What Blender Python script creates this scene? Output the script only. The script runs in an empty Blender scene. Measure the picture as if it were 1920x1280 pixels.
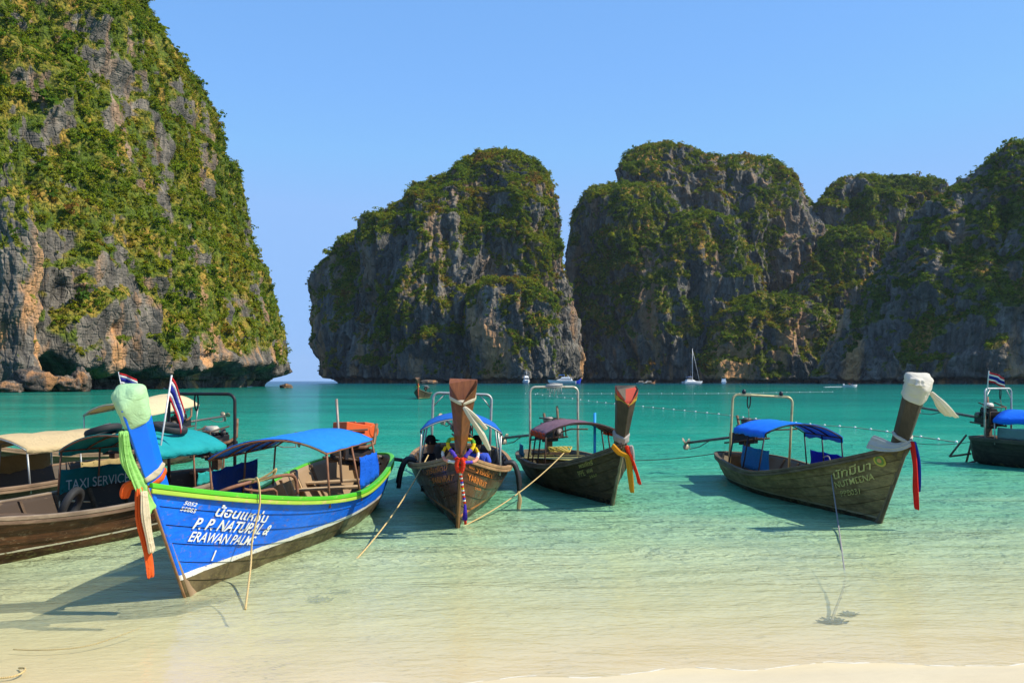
import bpy, bmesh, math, random, os
import numpy as np
from mathutils import Vector, Matrix, Euler
from mathutils.bvhtree import BVHTree

# ------------------------------------------------------------------ camera, sky, sun, exposure
scene = bpy.context.scene
COL = scene.collection
R = math.radians
EYE = 2.2            # metres above the water
FPX = 1844.0         # focal length in pixels of a 1920 wide picture
HORIZON = 714.0

cam_data = bpy.data.cameras.new('camera')
cam_data.sensor_width = 36.0
cam_data.lens = FPX / 1920.0 * 36.0
cam_data.shift_y = (HORIZON - 640.0) / 1920.0
cam_data.clip_start = 0.1
cam_data.clip_end = 30000
cam = bpy.data.objects.new('camera', cam_data)
COL.objects.link(cam)
cam.location = (0, 0, EYE)
cam.rotation_euler = (R(90), 0, 0)
scene.camera = cam

SUN_ELEV, SUN_AZ = R(46), R(101)      # azimuth clockwise from +Y (view direction)
sun_dir = Vector((math.sin(SUN_AZ) * math.cos(SUN_ELEV), math.cos(SUN_AZ) * math.cos(SUN_ELEV), math.sin(SUN_ELEV)))

world = bpy.data.worlds.new('World')
scene.world = world
world.use_nodes = True
wn, wl = world.node_tree.nodes, world.node_tree.links
wn.clear()
w_out = wn.new('ShaderNodeOutputWorld')
w_bg = wn.new('ShaderNodeBackground')
w_sky = wn.new('ShaderNodeTexSky')
w_sky.sky_type = 'NISHITA'
w_sky.sun_disc = False
w_sky.sun_elevation = SUN_ELEV
w_sky.sun_rotation = SUN_AZ
w_sky.altitude = 0
w_sky.air_density = 1.0
w_sky.dust_density = 0.0
w_sky.ozone_density = 3.0
w_hsv = wn.new('ShaderNodeHueSaturation')
w_hsv.inputs['Saturation'].default_value = 1.14
w_hsv.inputs['Hue'].default_value = 0.5
w_bg.inputs['Strength'].default_value = 0.15
wl.new(w_sky.outputs['Color'], w_hsv.inputs['Color'])
w_cap = wn.new('ShaderNodeMix'); w_cap.data_type = 'RGBA'; w_cap.blend_type = 'DARKEN'
w_cap.inputs[0].default_value = 1.0
w_cap.inputs[7].default_value = (2.0, 2.95, 4.5, 1)       # no white glare along the horizon
w_tone = wn.new('ShaderNodeMix'); w_tone.data_type = 'RGBA'
w_tone.inputs[0].default_value = 0.55
w_tone.inputs[7].default_value = (0.86, 2.0, 4.25, 1)
wl.new(w_hsv.outputs['Color'], w_cap.inputs[6])
wl.new(w_cap.outputs[2], w_tone.inputs[6])
wl.new(w_tone.outputs[2], w_bg.inputs['Color'])
wl.new(w_bg.outputs['Background'], w_out.inputs['Surface'])

sun_data = bpy.data.lights.new('sun', 'SUN')
sun_data.energy = 4.3
sun_data.angle = R(0.53)
sun_data.color = (1.0, 0.93, 0.80)
sun = bpy.data.objects.new('sun', sun_data)
COL.objects.link(sun)
sun.location = sun_dir * 50
sun.rotation_euler = (-sun_dir).to_track_quat('-Z', 'Y').to_euler()

vs = scene.view_settings
vs.view_transform = 'Standard'
vs.look = 'None'
vs.exposure = 0.6
vs.gamma = 1.0
vs.use_curve_mapping = False
scene.render.engine = 'CYCLES'
cy = scene.cycles
cy.max_bounces = 6
cy.diffuse_bounces = 2
cy.glossy_bounces = 2
cy.transmission_bounces = 3
cy.transparent_max_bounces = 8
cy.caustics_reflective = False
cy.caustics_refractive = False
cy.sample_clamp_indirect = 4.0
cy.use_denoising = True

# ------------------------------------------------------------------ numpy noise
def _hash(ix, iy, iz, seed):
    h = (ix.astype(np.uint32) * np.uint32(374761393) + iy.astype(np.uint32) * np.uint32(668265263)
         + iz.astype(np.uint32) * np.uint32(2147483647) + np.uint32(seed * 974711 + 12345))
    h = (h ^ (h >> np.uint32(13))) * np.uint32(1274126177)
    h = (h ^ (h >> np.uint32(16))) * np.uint32(2246822519)
    return h ^ (h >> np.uint32(13))

_G = np.array([(1,1,0),(-1,1,0),(1,-1,0),(-1,-1,0),(1,0,1),(-1,0,1),(1,0,-1),(-1,0,-1),
               (0,1,1),(0,-1,1),(0,1,-1),(0,-1,-1),(1,1,0),(0,-1,1),(-1,1,0),(0,-1,-1)], dtype=np.float32)

def noise3(p, seed=0):
    p = np.asarray(p, dtype=np.float32)
    pi = np.floor(p).astype(np.int64)
    f = (p - pi).astype(np.float32)
    u = f * f * f * (f * (f * 6 - 15) + 10)
    res = 0
    for dx in (0, 1):
        wx = u[:, 0] if dx else 1 - u[:, 0]
        for dy in (0, 1):
            wy = u[:, 1] if dy else 1 - u[:, 1]
            for dz in (0, 1):
                wz = u[:, 2] if dz else 1 - u[:, 2]
                g = _G[_hash(pi[:, 0] + dx, pi[:, 1] + dy, pi[:, 2] + dz, seed) & np.uint32(15)]
                d = g[:, 0] * (f[:, 0] - dx) + g[:, 1] * (f[:, 1] - dy) + g[:, 2] * (f[:, 2] - dz)
                res = res + wx * wy * wz * d
    return res

def fbm(p, octaves=4, seed=0, gain=0.5, lac=2.03):
    p = np.asarray(p, dtype=np.float32)
    a, s = 1.0, 0
    for i in range(octaves):
        s = s + a * noise3(p, seed + i * 17)
        p = p * lac
        a *= gain
    return s

def ridged(p, octaves=3, seed=0, gain=0.5, lac=2.1):
    p = np.asarray(p, dtype=np.float32)
    a, s = 1.0, 0
    for i in range(octaves):
        n = 1 - np.abs(noise3(p, seed + i * 31)) * 2
        s = s + a * n
        p = p * lac
        a *= gain
    return s

def sstep(a, b, x):
    t = np.clip((x - a) / (b - a), 0, 1)
    return t * t * (3 - 2 * t)

# ------------------------------------------------------------------ generic helpers
def P(px, py, d):
    """the point at distance d (along the view axis) seen at pixel px, py of the 1920x1280 photograph"""
    return Vector(((px - 960.0) / FPX * d, d, EYE + (HORIZON - py) / FPX * d))

def W(px, py):
    """the point on the water seen at that pixel"""
    d = EYE * FPX / (py - HORIZON)
    return Vector(((px - 960.0) / FPX * d, d, 0.0))

def tag(o, label=None, cat=None, group=None, kind=None):
    if label: o['label'] = label
    if cat: o['category'] = cat
    if group: o['group'] = group
    if kind: o['kind'] = kind
    return o

def empty(name, mat=None):
    o = bpy.data.objects.new(name, None)
    o.empty_display_size = 0.2
    COL.objects.link(o)
    if mat is not None:
        o.matrix_world = mat
    return o

def add_obj(name, me, parent=None, mat=None, m=None):
    o = bpy.data.objects.new(name, me)
    COL.objects.link(o)
    if mat is not None and len(me.materials) == 0:
        me.materials.append(mat)
    if parent is not None:
        o.parent = parent
    if m is not None:
        o.matrix_world = m
    return o

def np_mesh(name, verts, quads, smooth=True, attrs=None):
    me = bpy.data.meshes.new(name)
    verts = np.asarray(verts, dtype=np.float32)
    quads = np.asarray(quads, dtype=np.int32)
    me.vertices.add(len(verts))
    me.vertices.foreach_set('co', verts.ravel())
    k = quads.shape[1]
    me.loops.add(quads.size)
    me.loops.foreach_set('vertex_index', quads.ravel())
    me.polygons.add(len(quads))
    me.polygons.foreach_set('loop_start', np.arange(0, quads.size, k, dtype=np.int32))
    me.polygons.foreach_set('loop_total', np.full(len(quads), k, dtype=np.int32))
    if smooth:
        me.polygons.foreach_set('use_smooth', np.ones(len(quads), dtype=bool))
    if attrs:
        for an, av in attrs.items():
            a = me.attributes.new(an, 'FLOAT', 'POINT')
            a.data.foreach_set('value', np.asarray(av, dtype=np.float32))
    me.update(calc_edges=True)
    me.validate()
    return me

def grid_quads(nr, nc, close=False):
    i = np.arange(nr - 1)[:, None]
    j = np.arange(nc - (0 if close else 1))[None, :]
    j2 = (j + 1) % nc
    a = i * nc + j
    b = i * nc + j2
    c = (i + 1) * nc + j2
    d = (i + 1) * nc + j
    return np.stack([a, b, c, d], -1).reshape(-1, 4)

# ------------------------------------------------------------------ node material helper
class NM:
    def __init__(self, name):
        self.m = bpy.data.materials.new(name)
        self.m.use_nodes = True
        self.t = self.m.node_tree
        self.n, self.l = self.t.nodes, self.t.links
        self.n.clear()
        self.out = self.n.new('ShaderNodeOutputMaterial')
        self.disp = None
    def node(self, ty, **kw):
        x = self.n.new('ShaderNode' + ty)
        for k, v in kw.items():
            setattr(x, k, v)
        return x
    def link(self, a, b):
        self.l.new(a, b)
    def val(self, sock, v):
        if hasattr(v, 'is_linked') or isinstance(v, bpy.types.NodeSocket):
            self.l.new(v, sock)
        else:
            if sock.type == 'RGBA' and len(v) == 3:
                v = (*v, 1)
            sock.default_value = v
    def coord(self, which='Object', scale=(1, 1, 1), rot=(0, 0, 0)):
        tc = self.node('TexCoord')
        mp = self.node('Mapping')
        mp.inputs['Scale'].default_value = scale
        mp.inputs['Rotation'].default_value = rot
        self.link(tc.outputs[which], mp.inputs['Vector'])
        return mp.outputs['Vector']
    def noise(self, vec, scale, detail=4, rough=0.55, dist=0.0):
        x = self.node('TexNoise')
        x.inputs['Scale'].default_value = scale
        x.inputs['Detail'].default_value = detail
        x.inputs['Roughness'].default_value = rough
        x.inputs['Distortion'].default_value = dist
        self.link(vec, x.inputs['Vector'])
        return x.outputs['Fac']
    def voronoi(self, vec, scale, feature='F1', rand=1.0):
        x = self.node('TexVoronoi', feature=feature)
        x.inputs['Scale'].default_value = scale
        x.inputs['Randomness'].default_value = rand
        self.link(vec, x.inputs['Vector'])
        return x.outputs['Distance']
    def ramp(self, fac, stops, interp='LINEAR'):
        x = self.node('ValToRGB')
        cr = x.color_ramp
        cr.interpolation = interp
        while len(cr.elements) > 1:
            cr.elements.remove(cr.elements[-1])
        for i, (p, c) in enumerate(stops):
            if not hasattr(c, '__len__'):
                c = (c, c, c)
            e = cr.elements[0] if i == 0 else cr.elements.new(p)
            e.position = p
            e.color = (*c[:3], 1)
        self.val(x.inputs['Fac'], fac)
        return x.outputs['Color']
    def mix(self, fac, a, b, blend='MIX'):
        x = self.node('Mix', data_type='RGBA', blend_type=blend)
        self.val(x.inputs[0], fac)
        self.val(x.inputs[6], a)
        self.val(x.inputs[7], b)
        return x.outputs[2]
    def math(self, op, a, b=0.0, c=None, clamp=False):
        x = self.node('Math', operation=op, use_clamp=clamp)
        self.val(x.inputs[0], a)
        self.val(x.inputs[1], b)
        if c is not None:
            self.val(x.inputs[2], c)
        return x.outputs[0]
    def maprange(self, v, a, b, c=0.0, d=1.0, smooth=True):
        x = self.node('MapRange')
        x.interpolation_type = 'SMOOTHSTEP' if smooth else 'LINEAR'
        self.val(x.inputs['Value'], v)
        for k, q in zip(('From Min', 'From Max', 'To Min', 'To Max'), (a, b, c, d)):
            x.inputs[k].default_value = q
        return x.outputs['Result']
    def sep(self, vec):
        x = self.node('SeparateXYZ')
        self.link(vec, x.inputs[0])
        return x.outputs
    def attr(self, name, inst=False):
        x = self.node('Attribute', attribute_name=name)
        if inst:
            x.attribute_type = 'INSTANCER'
        return x.outputs['Fac']
    def bump(self, height, strength=0.5, distance=0.1, normal=None):
        x = self.node('Bump')
        x.inputs['Strength'].default_value = strength
        x.inputs['Distance'].default_value = distance
        self.link(height, x.inputs['Height'])
        if normal is not None:
            self.link(normal, x.inputs['Normal'])
        return x.outputs['Normal']
    def principled(self, color, rough=0.7, metal=0.0, normal=None, spec=0.3):
        x = self.node('BsdfPrincipled')
        self.val(x.inputs['Base Color'], color)
        self.val(x.inputs['Roughness'], rough)
        x.inputs['Metallic'].default_value = metal
        x.inputs['Specular IOR Level'].default_value = spec
        if normal is not None:
            self.link(normal, x.inputs['Normal'])
        return x.outputs[0]
    def surf(self, s):
        self.link(s, self.out.inputs['Surface'])
        return self.m

# ------------------------------------------------------------------ sea bed, beach and water
def shore(x):
    x = np.asarray(x, dtype=np.float64)
    base = np.interp(x, [-60, -12, -3.7, -1, 0.2, 1.4, 2.6, 4.1, 8, 60], [5.9, 6.75, 7.1, 7.28, 7.44, 7.63, 7.73, 7.80, 8.0, 9.0])
    return base

def bed_z(x, y):
    s = shore(x) - np.asarray(y, dtype=np.float64)
    land = np.minimum(s, 40) * 0.075
    q = -np.minimum(s, 0)
    depth = np.interp(q, [0, 3, 8, 16, 30, 60, 120, 300, 700, 2000, 9000], [0, 0.20, 0.55, 1.15, 2.0, 3.2, 4.6, 7.5, 13, 30, 60])
    return np.where(s > 0, land, -depth)

def m_sand():
    k = NM('sand')
    v = k.coord('Object')
    z = k.sep(v)[2]
    big = k.noise(v, 0.8, 3)
    fine = k.noise(v, 160.0, 2)
    speck = k.noise(v, 45.0, 3, 0.6)
    col = k.mix(k.maprange(big, 0.35, 0.65), (0.53, 0.44, 0.28), (0.575, 0.485, 0.315))
    col = k.mix(k.maprange(speck, 0.64, 0.78, 0, 0.18), col, (0.55, 0.45, 0.30))
    col = k.mix(k.maprange(fine, 0.3, 0.7, 0.0, 0.25), col, (0.70, 0.58, 0.40))
    # wetted sand, from just above the edge down, is mixed paler and warmer
    wet = k.maprange(z, 0.035, 0.0)
    col = k.mix(k.math('MULTIPLY', wet, 0.7), col, (0.70, 0.56, 0.31))
    # rippled relief of the drowned sand
    rv = k.coord('Object', (1.0, 2.6, 1.0), (0, 0, R(-8)))
    rip = k.noise(rv, 2.2, 3, 0.5, 0.6)
    n1 = k.bump(rip, 0.25, 0.05)
    n2 = k.bump(fine, 0.25, 0.004, n1)
    return k.surf(k.principled(col, k.maprange(z, 0.05, -0.01, 0.9, 0.55), normal=n2, spec=0.2))

def m_water():
    k = NM('sea_water')
    d = k.attr('depth')
    v = k.coord('Object')
    patch = k.noise(k.coord('Object', (0.02, 0.05, 1)), 1.0, 3)
    patch2 = k.noise(k.coord('Object', (0.12, 0.35, 1)), 1.0, 4, 0.6)
    pp = k.math('ADD', k.math('MULTIPLY', k.math('SUBTRACT', patch, 0.5), 1.5), k.math('MULTIPLY', k.math('SUBTRACT', patch2, 0.5), 0.9))
    dd = k.math('ADD', d, k.math('MULTIPLY', pp, d))
    body = k.ramp(k.math('DIVIDE', dd, 14.0), [
        (0.0, (0.90, 0.82, 0.47)), (0.022, (0.62, 0.73, 0.40)), (0.05, (0.23, 0.56, 0.32)),  # shallow colours paler than the sand, standing in for sunlight the ripples focus
        (0.09, (0.075, 0.46, 0.28)), (0.16, (0.012, 0.335, 0.215)), (0.30, (0.003, 0.205, 0.140)),
        (0.50, (0.002, 0.125, 0.090)), (1.0, (0.002, 0.055, 0.095))])
    opac = k.ramp(k.math('DIVIDE', d, 2.0), [(0.0, 0.0), (0.05, 0.26), (0.16, 0.60), (0.32, 0.82), (0.6, 0.93), (1.0, 1.0)])
    # ripples: short chop, stretched along the shore, and a longer swell
    w1 = k.noise(k.coord('Object', (1.0, 2.3, 1.0), (0, 0, R(9))), 2.6, 3, 0.5, 0.9)
    w2 = k.noise(k.coord('Object', (1.0, 1.9, 1.0), (0, 0, R(-14))), 8.5, 3, 0.5, 0.8)
    w3 = k.noise(k.coord('Object', (1.0, 3.0, 1.0)), 0.5, 4, 0.5)
    amp = k.maprange(d, 0.0, 0.7, 0.20, 1.0)
    h = k.math('ADD', k.math('MULTIPLY', w1, 0.105), k.math('MULTIPLY', w2, 0.060))
    h = k.math('ADD', h, k.math('MULTIPLY', w3, 0.42))
    h = k.math('MULTIPLY', h, amp)
    nrm = k.bump(h, 1.0, 1.75)
    nrm_g = k.bump(h, 1.0, 0.40)
    dif = k.node('BsdfDiffuse')
    k.val(dif.inputs['Color'], body)
    k.link(nrm, dif.inputs['Normal'])
    tr = k.node('BsdfTransparent')
    k.val(tr.inputs['Color'], k.ramp(k.math('DIVIDE', d, 1.0), [(0.0, (1, 1, 1)), (0.3, (0.86, 0.96, 0.86)), (1.0, (0.45, 0.86, 0.72))]))
    mx = k.node('MixShader')
    k.val(mx.inputs[0], opac)
    k.link(tr.outputs[0], mx.inputs[1])
    k.link(dif.outputs[0], mx.inputs[2])
    gl = k.node('BsdfGlossy')
    gl.inputs['Roughness'].default_value = 0.06
    gl.inputs['Color'].default_value = (0.9, 0.95, 1, 1)
    k.link(nrm_g, gl.inputs['Normal'])
    fr = k.node('Fresnel')
    fr.inputs['IOR'].default_value = 1.33
    k.link(nrm_g, fr.inputs['Normal'])
    f2 = k.math('MULTIPLY', fr.outputs[0], 0.62)
    m2 = k.node('MixShader')
    k.val(m2.inputs[0], f2)
    k.link(mx.outputs[0], m2.inputs[1])
    k.link(gl.outputs[0], m2.inputs[2])
    return k.surf(m2.outputs[0])

def ground_z(x, y):
    p = np.stack([x, y, np.zeros_like(x)], 1)
    und = fbm(p * np.array([0.8, 1.2, 1]), 3, 5) * 0.016 + fbm(p * 0.15, 2, 9) * 0.02
    near = np.clip((60 - y) / 50, 0, 1)
    dist = np.abs(shore(x) - y)
    return bed_z(x, y) + und * near * np.clip(0.25 + dist * 0.3, 0, 1)

def water_z(x, y):
    p = np.stack([x, y, np.zeros_like(x)], 1)
    # scalloped thin edge of the swash
    lap = (fbm(p * np.array([0.7, 0.5, 1]), 4, 21) * 0.022 + 0.004) * np.exp(-((shore(x) - y) / 1.2) ** 2)
    sw = fbm(p * np.array([0.35, 0.9, 1]), 2, 33) * 0.02 * np.clip((y - shore(x)) / 6, 0, 1)
    return lap, sw

def build_ground():
    ys = np.concatenate([np.linspace(-30, 3, 20), np.linspace(3.2, 40, 260), np.geomspace(41, 12000, 70)])
    u = np.linspace(-1, 1, 161)
    Y, U = np.meshgrid(ys, u, indexing='ij')
    X = U * (14 + np.maximum(Y, 0) * 1.1)
    Zf = ground_z(X.ravel(), Y.ravel())
    me = np_mesh('seabed_and_beach', np.stack([X.ravel(), Y.ravel(), Zf], 1), grid_quads(len(ys), len(u)))
    o = add_obj('beach_and_seabed', me, mat=m_sand())
    tag(o, 'pale sand beach running under the clear shallow water', kind='structure')

def build_water():
    ys = np.concatenate([np.linspace(4, 40, 240), np.geomspace(40.5, 15000, 110)])
    u = np.linspace(-1, 1, 201)
    Y, U = np.meshgrid(ys, u, indexing='ij')
    X = U * (14 + Y * 1.1)
    x, y = X.ravel(), Y.ravel()
    dep = np.clip(-bed_z(x, y), 0, 60)
    lap, sw = water_z(x, y)
    me = np_mesh('sea', np.stack([x, y, lap + sw], 1), grid_quads(len(ys), len(u)), attrs={'depth': np.maximum(dep + lap, 0)})
    o = add_obj('sea', me, mat=m_water())
    tag(o, 'clear turquoise sea of the bay', kind='structure')

def build_foam():
    xs = np.arange(-9, 9, 0.03)
    ys = np.linspace(5.5, 9.5, 400)
    Xg, Yg = np.meshgrid(xs, ys, indexing='ij')
    lap, sw = water_z(Xg.ravel(), Yg.ravel())
    wet = (lap + sw - ground_z(Xg.ravel(), Yg.ravel())).reshape(Xg.shape) > 0
    ye = ys[np.argmax(wet, axis=1)]
    ye = ye + fbm(np.stack([xs * 6, xs * 0, xs * 0], 1), 3, 77) * 0.02
    wd = np.clip(fbm(np.stack([xs * 5.0, xs * 0 + 3, xs * 0], 1), 4, 78, 0.65) * 0.016 + 0.005, 0.0015, 0.018)
    V, Q = [], []
    for k in range(len(xs) - 1):
        if wd[k] < 0.002 or wd[k + 1] < 0.002: continue
        i = len(V)
        for j in (k, k + 1):
            x_, y0, y1 = xs[j], ye[j] - wd[j] * 0.3, ye[j] + wd[j]
            z = float(max(ground_z(np.array([x_]), np.array([ye[j]]))[0], 0.0))
            V += [(x_, y0, z + 0.001), (x_, y1, z + 0.004), (x_, y1 + 0.006, z - 0.004)]
        Q += [(i, i + 3, i + 4, i + 1), (i + 1, i + 4, i + 5, i + 2)]
    k_ = NM('swash_foam')
    n = k_.noise(k_.coord('Object'), 60.0, 3)
    o = add_obj('foam', np_mesh('foam', V, Q), mat=k_.surf(k_.principled(k_.mix(n, (0.62, 0.55, 0.40), (0.74, 0.70, 0.60)), 0.8)))
    tag(o, 'thin broken line of foam along the water edge', kind='stuff')

build_ground()
build_water()
build_foam()
# ------------------------------------------------------------------ cliffs
def m_rock(name, tone=(1, 1, 1), orange=0.35, zlow=40.0, fine=1.0, bed=0.0, soil_tone=(1, 1, 1)):
    k = NM(name)
    s = fine
    v = k.coord('Object')
    z = k.sep(v)[2]
    vv = k.coord('Object', (1, 1, 0.22))
    vh = k.coord('Object', (0.35, 0.35, 1.6))
    n_big = k.noise(v, 0.035 * s, 4, 0.6)
    n_str = k.noise(k.coord('Object', (1, 1, 0.16)), 0.18 * s, 6, 0.66, 0.4)
    n_fin = k.noise(v, 0.9 * s, 4, 0.65)
    grey = k.ramp(n_str, [(0.30, (0.018, 0.020, 0.022)), (0.46, (0.075, 0.076, 0.075)), (0.58, (0.145, 0.142, 0.134)), (0.74, (0.30, 0.29, 0.265))])
    grey = k.mix(k.maprange(n_big, 0.35, 0.7), grey, k.mix(0.5, grey, (0.10, 0.105, 0.11)))
    # iron and clay stains run down the faces
    n_or = k.noise(k.coord('Object', (1, 1, 0.35)), 0.055 * s, 4, 0.6)
    low = k.maprange(z, zlow * 1.3, 0.0)
    om = k.math('MULTIPLY', k.maprange(n_or, 0.50, 0.66), k.math('ADD', k.math('MULTIPLY', low, 0.65), 0.35))
    om = k.math('MULTIPLY', om, orange)
    col = k.mix(om, grey, k.mix(n_fin, (0.36, 0.15, 0.05), (0.52, 0.36, 0.20)))
    col = k.mix(k.maprange(n_fin, 0.35, 0.75, 0, 0.55), col, k.mix(0.6, col, (0.03, 0.03, 0.03)))
    # earth, dry grass and low plants where the mask says something grows
    veg = k.attr('veg')
    n_g = k.noise(v, 0.06 * s, 4, 0.6)
    n_g2 = k.noise(v, 0.7 * s, 3, 0.6)
    soil = k.ramp(n_g, [(0.30, (0.06, 0.095, 0.016)), (0.47, (0.13, 0.145, 0.022)), (0.55, (0.26, 0.19, 0.035)), (0.645, (0.42, 0.22, 0.055))])
    soil = k.mix(k.maprange(n_g2, 0.35, 0.7), soil, (0.040, 0.050, 0.012))
    vm = k.maprange(k.math('ADD', veg, k.math('MULTIPLY', k.math('SUBTRACT', n_g2, 0.5), 0.5)), 0.25, 0.60)
    col = k.mix(1.0, col, tone, 'MULTIPLY')
    col = k.mix(vm, col, k.mix(1.0, soil, soil_tone, 'MULTIPLY'))
    b1 = k.noise(k.coord('Object', (1, 1, 0.13)), 0.45 * s, 5, 0.68, 0.3)
    b2 = k.voronoi(k.coord('Object', (1, 1, 0.45)), 0.28 * s, 'DISTANCE_TO_EDGE')
    b3 = k.noise(vh, 0.7 * s, 3, 0.5)
    h = k.math('ADD', k.math('MULTIPLY', b1, 1.0), k.math('MULTIPLY', k.maprange(b2, 0.0, 0.12), 0.35))
    h = k.math('ADD', h, k.math('MULTIPLY', b3, 0.25 + bed))
    nrm = k.bump(h, 0.9, 1.6 / s)
    return k.surf(k.principled(col, 0.92, normal=nrm, spec=0.1))

def lobe(levels, D, yoff=0.0, ratio=0.7, nexp=2.3, th=(-125, 125), nt=300, nz=220, amp=1.0, seed=1, notch=8.0, scale=1.0,
         bmin=0.0, terr=(26.0, 5.0), zextra=None, vbias=0.0, back=None, flute=1.0, fitl=True, Dz=None, vgrad=0.0, nh=1.0):
    """one rock mass: stacked plan sections whose left and right edges are given by pixel at height pixel (py, pxl, pxr)"""
    Dz = Dz or D + yoff
    lv = sorted([(EYE + (HORIZON - py) / FPX * Dz, (a - 960) / FPX * D, (b - 960) / FPX * D) for py, a, b in levels])
    zz = np.array([q[0] for q in lv]); xl = np.array([q[1] for q in lv]); xr = np.array([q[2] for q in lv])
    ztop = zz[-1]
    t = np.linspace(0, 1, nz)
    z = -1.5 + (ztop + 1.5) * (1 - (1 - t) ** 1.25)
    XL, XR = np.interp(z, zz, xl), np.interp(z, zz, xr)
    theta = np.radians(np.linspace(th[0], th[1], nt))
    s, c = np.sin(theta), np.cos(theta)
    se = np.sign(s) * np.abs(s) ** (2 / nexp)
    ce = np.sign(c) * np.abs(c) ** (2 / nexp)
    TL, TR = XL / D, XR / D
    xl_, xr_ = XL.copy(), XR.copy()
    for it in range(6):      # the plan sections are sized so that their outline has the wanted width
        cx, a = (xl_ + xr_) / 2, np.maximum((xr_ - xl_) / 2, 0.3)
        amax = a.max()
        b = np.maximum(a * ratio, bmin * np.sqrt(np.clip(a / amax, 0, 1)))
        X = cx[:, None] + a[:, None] * se[None]
        # the mass leans back: higher sections sit further off
        lean = (b.max() - b)[:, None] * 0.35
        Y = D + yoff + lean - b[:, None] * ce[None]
        q = X / Y
        xr_ = xr_ - 0.8 * (q.max(1) - TR) * D
        if fitl:
            xl_ = xl_ - 0.8 * (q.min(1) - TL) * D
    Z = np.repeat(z[:, None], nt, 1)
    def normals(X, Y, Z):
        V = np.stack([X, Y, Z], -1)
        du = np.gradient(V, axis=1)
        dv = np.gradient(V, axis=0)
        n = np.cross(du, dv)
        n /= np.linalg.norm(n, axis=-1, keepdims=True) + 1e-9
        return n
    n0 = normals(X, Y, Z)
    p = np.stack([X, Y, Z], -1).reshape(-1, 3)
    q = p / scale
    warp = np.stack([noise3(q * 0.03, seed + 71), noise3(q * 0.03 + 9.1, seed + 72), noise3(q * 0.03 + 3.3, seed + 73)], 1) * 10
    qw = q + warp
    d = fbm(q * np.array([0.018, 0.018, 0.010]), 2, seed) * 15.0
    d += (ridged(qw * np.array([0.040, 0.040, 0.011]), 3, seed + 5) - 0.9) * 8.0 * flute
    d += (ridged(qw * np.array([0.13, 0.13, 0.028]), 3, seed + 6) - 0.9) * 3.2 * flute
    d += fbm(q * np.array([0.33, 0.33, 0.14]), 4, seed + 7, 0.6) * 2.0
    # ledges
    th_, ta = terr
    zz_ = q[:, 2] / th_ + 0.8 * fbm(q * np.array([0.015, 0.015, 0.004]), 2, seed + 40)
    fr = zz_ - np.floor(zz_)
    la = ta * (0.35 + 0.9 * sstep(-0.2, 0.4, noise3(q * 0.02, seed + 41)))
    d += la * (np.where(fr < 0.78, fr / 0.78, (1 - fr) / 0.22) - 0.5)
    d = d * scale * amp
    # fade the relief towards the summit and the water notch below
    hz = p[:, 2]
    d *= np.clip((ztop - hz) / (0.10 * ztop), 0.15, 1)
    nt_h = (2.2 + 2.2 * (0.5 + noise3(p * np.array([0.03, 0.03, 0]), seed + 50)) + 1.9 * noise3(p * np.array([0.20, 0.20, 0]), seed + 51)) * min(scale, 1.6) * nh
    d -= notch * sstep(nt_h * 1.25, nt_h * 0.75, hz)
    nn = n0.reshape(-1, 3).copy()
    nn[:, 2] *= 0.35
    nn /= np.linalg.norm(nn, axis=1, keepdims=True) + 1e-9
    p2 = p + nn * d[:, None]
    # broken tops
    p2[:, 2] += np.clip((hz - ztop * 0.5) / (ztop * 0.5), 0, 1) * fbm(q * np.array([0.06, 0.06, 0.02]), 3, seed + 90) * 5.0 * scale * amp
    G = p2.reshape(nz, nt, 3)
    n1 = normals(G[..., 0], G[..., 1], G[..., 2])
    # soft normal for what can grow
    nzs = n1[..., 2]
    for _ in range(2):
        nzs = (nzs + np.roll(nzs, 1, 0) + np.roll(nzs, -1, 0) + np.roll(nzs, 1, 1) + np.roll(nzs, -1, 1)) / 5
    q2 = p2 / scale
    pat = fbm(q2 * np.array([0.024, 0.024, 0.016]), 4, seed + 60, 0.55)
    pat2 = fbm(q2 * np.array([0.11, 0.11, 0.07]), 3, seed + 66, 0.6)
    veg = sstep(-0.22, 0.55, nzs.ravel() * 1.1 + pat * 0.95 + pat2 * 0.55 + vbias + vgrad * (p2[:, 2] / ztop - 0.5))
    veg *= sstep(nt_h * 1.2, nt_h * 3.0, p2[:, 2])
    return dict(v=p2, n=n1.reshape(-1, 3), veg=veg, nr=nz, nc=nt)

def build_cliff(name, label, lobes, mat):
    vs_, qs, vg, off = [], [], [], 0
    for L in lobes:
        vs_.append(L['v']); vg.append(L['veg'])
        qs.append(grid_quads(L['nr'], L['nc']) + off)
        off += len(L['v'])
    me = np_mesh(name, np.concatenate(vs_), np.concatenate(qs), attrs={'veg': np.concatenate(vg)})
    o = add_obj(name, me, mat=mat)
    tag(o, label, kind='structure')
    return o

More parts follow.
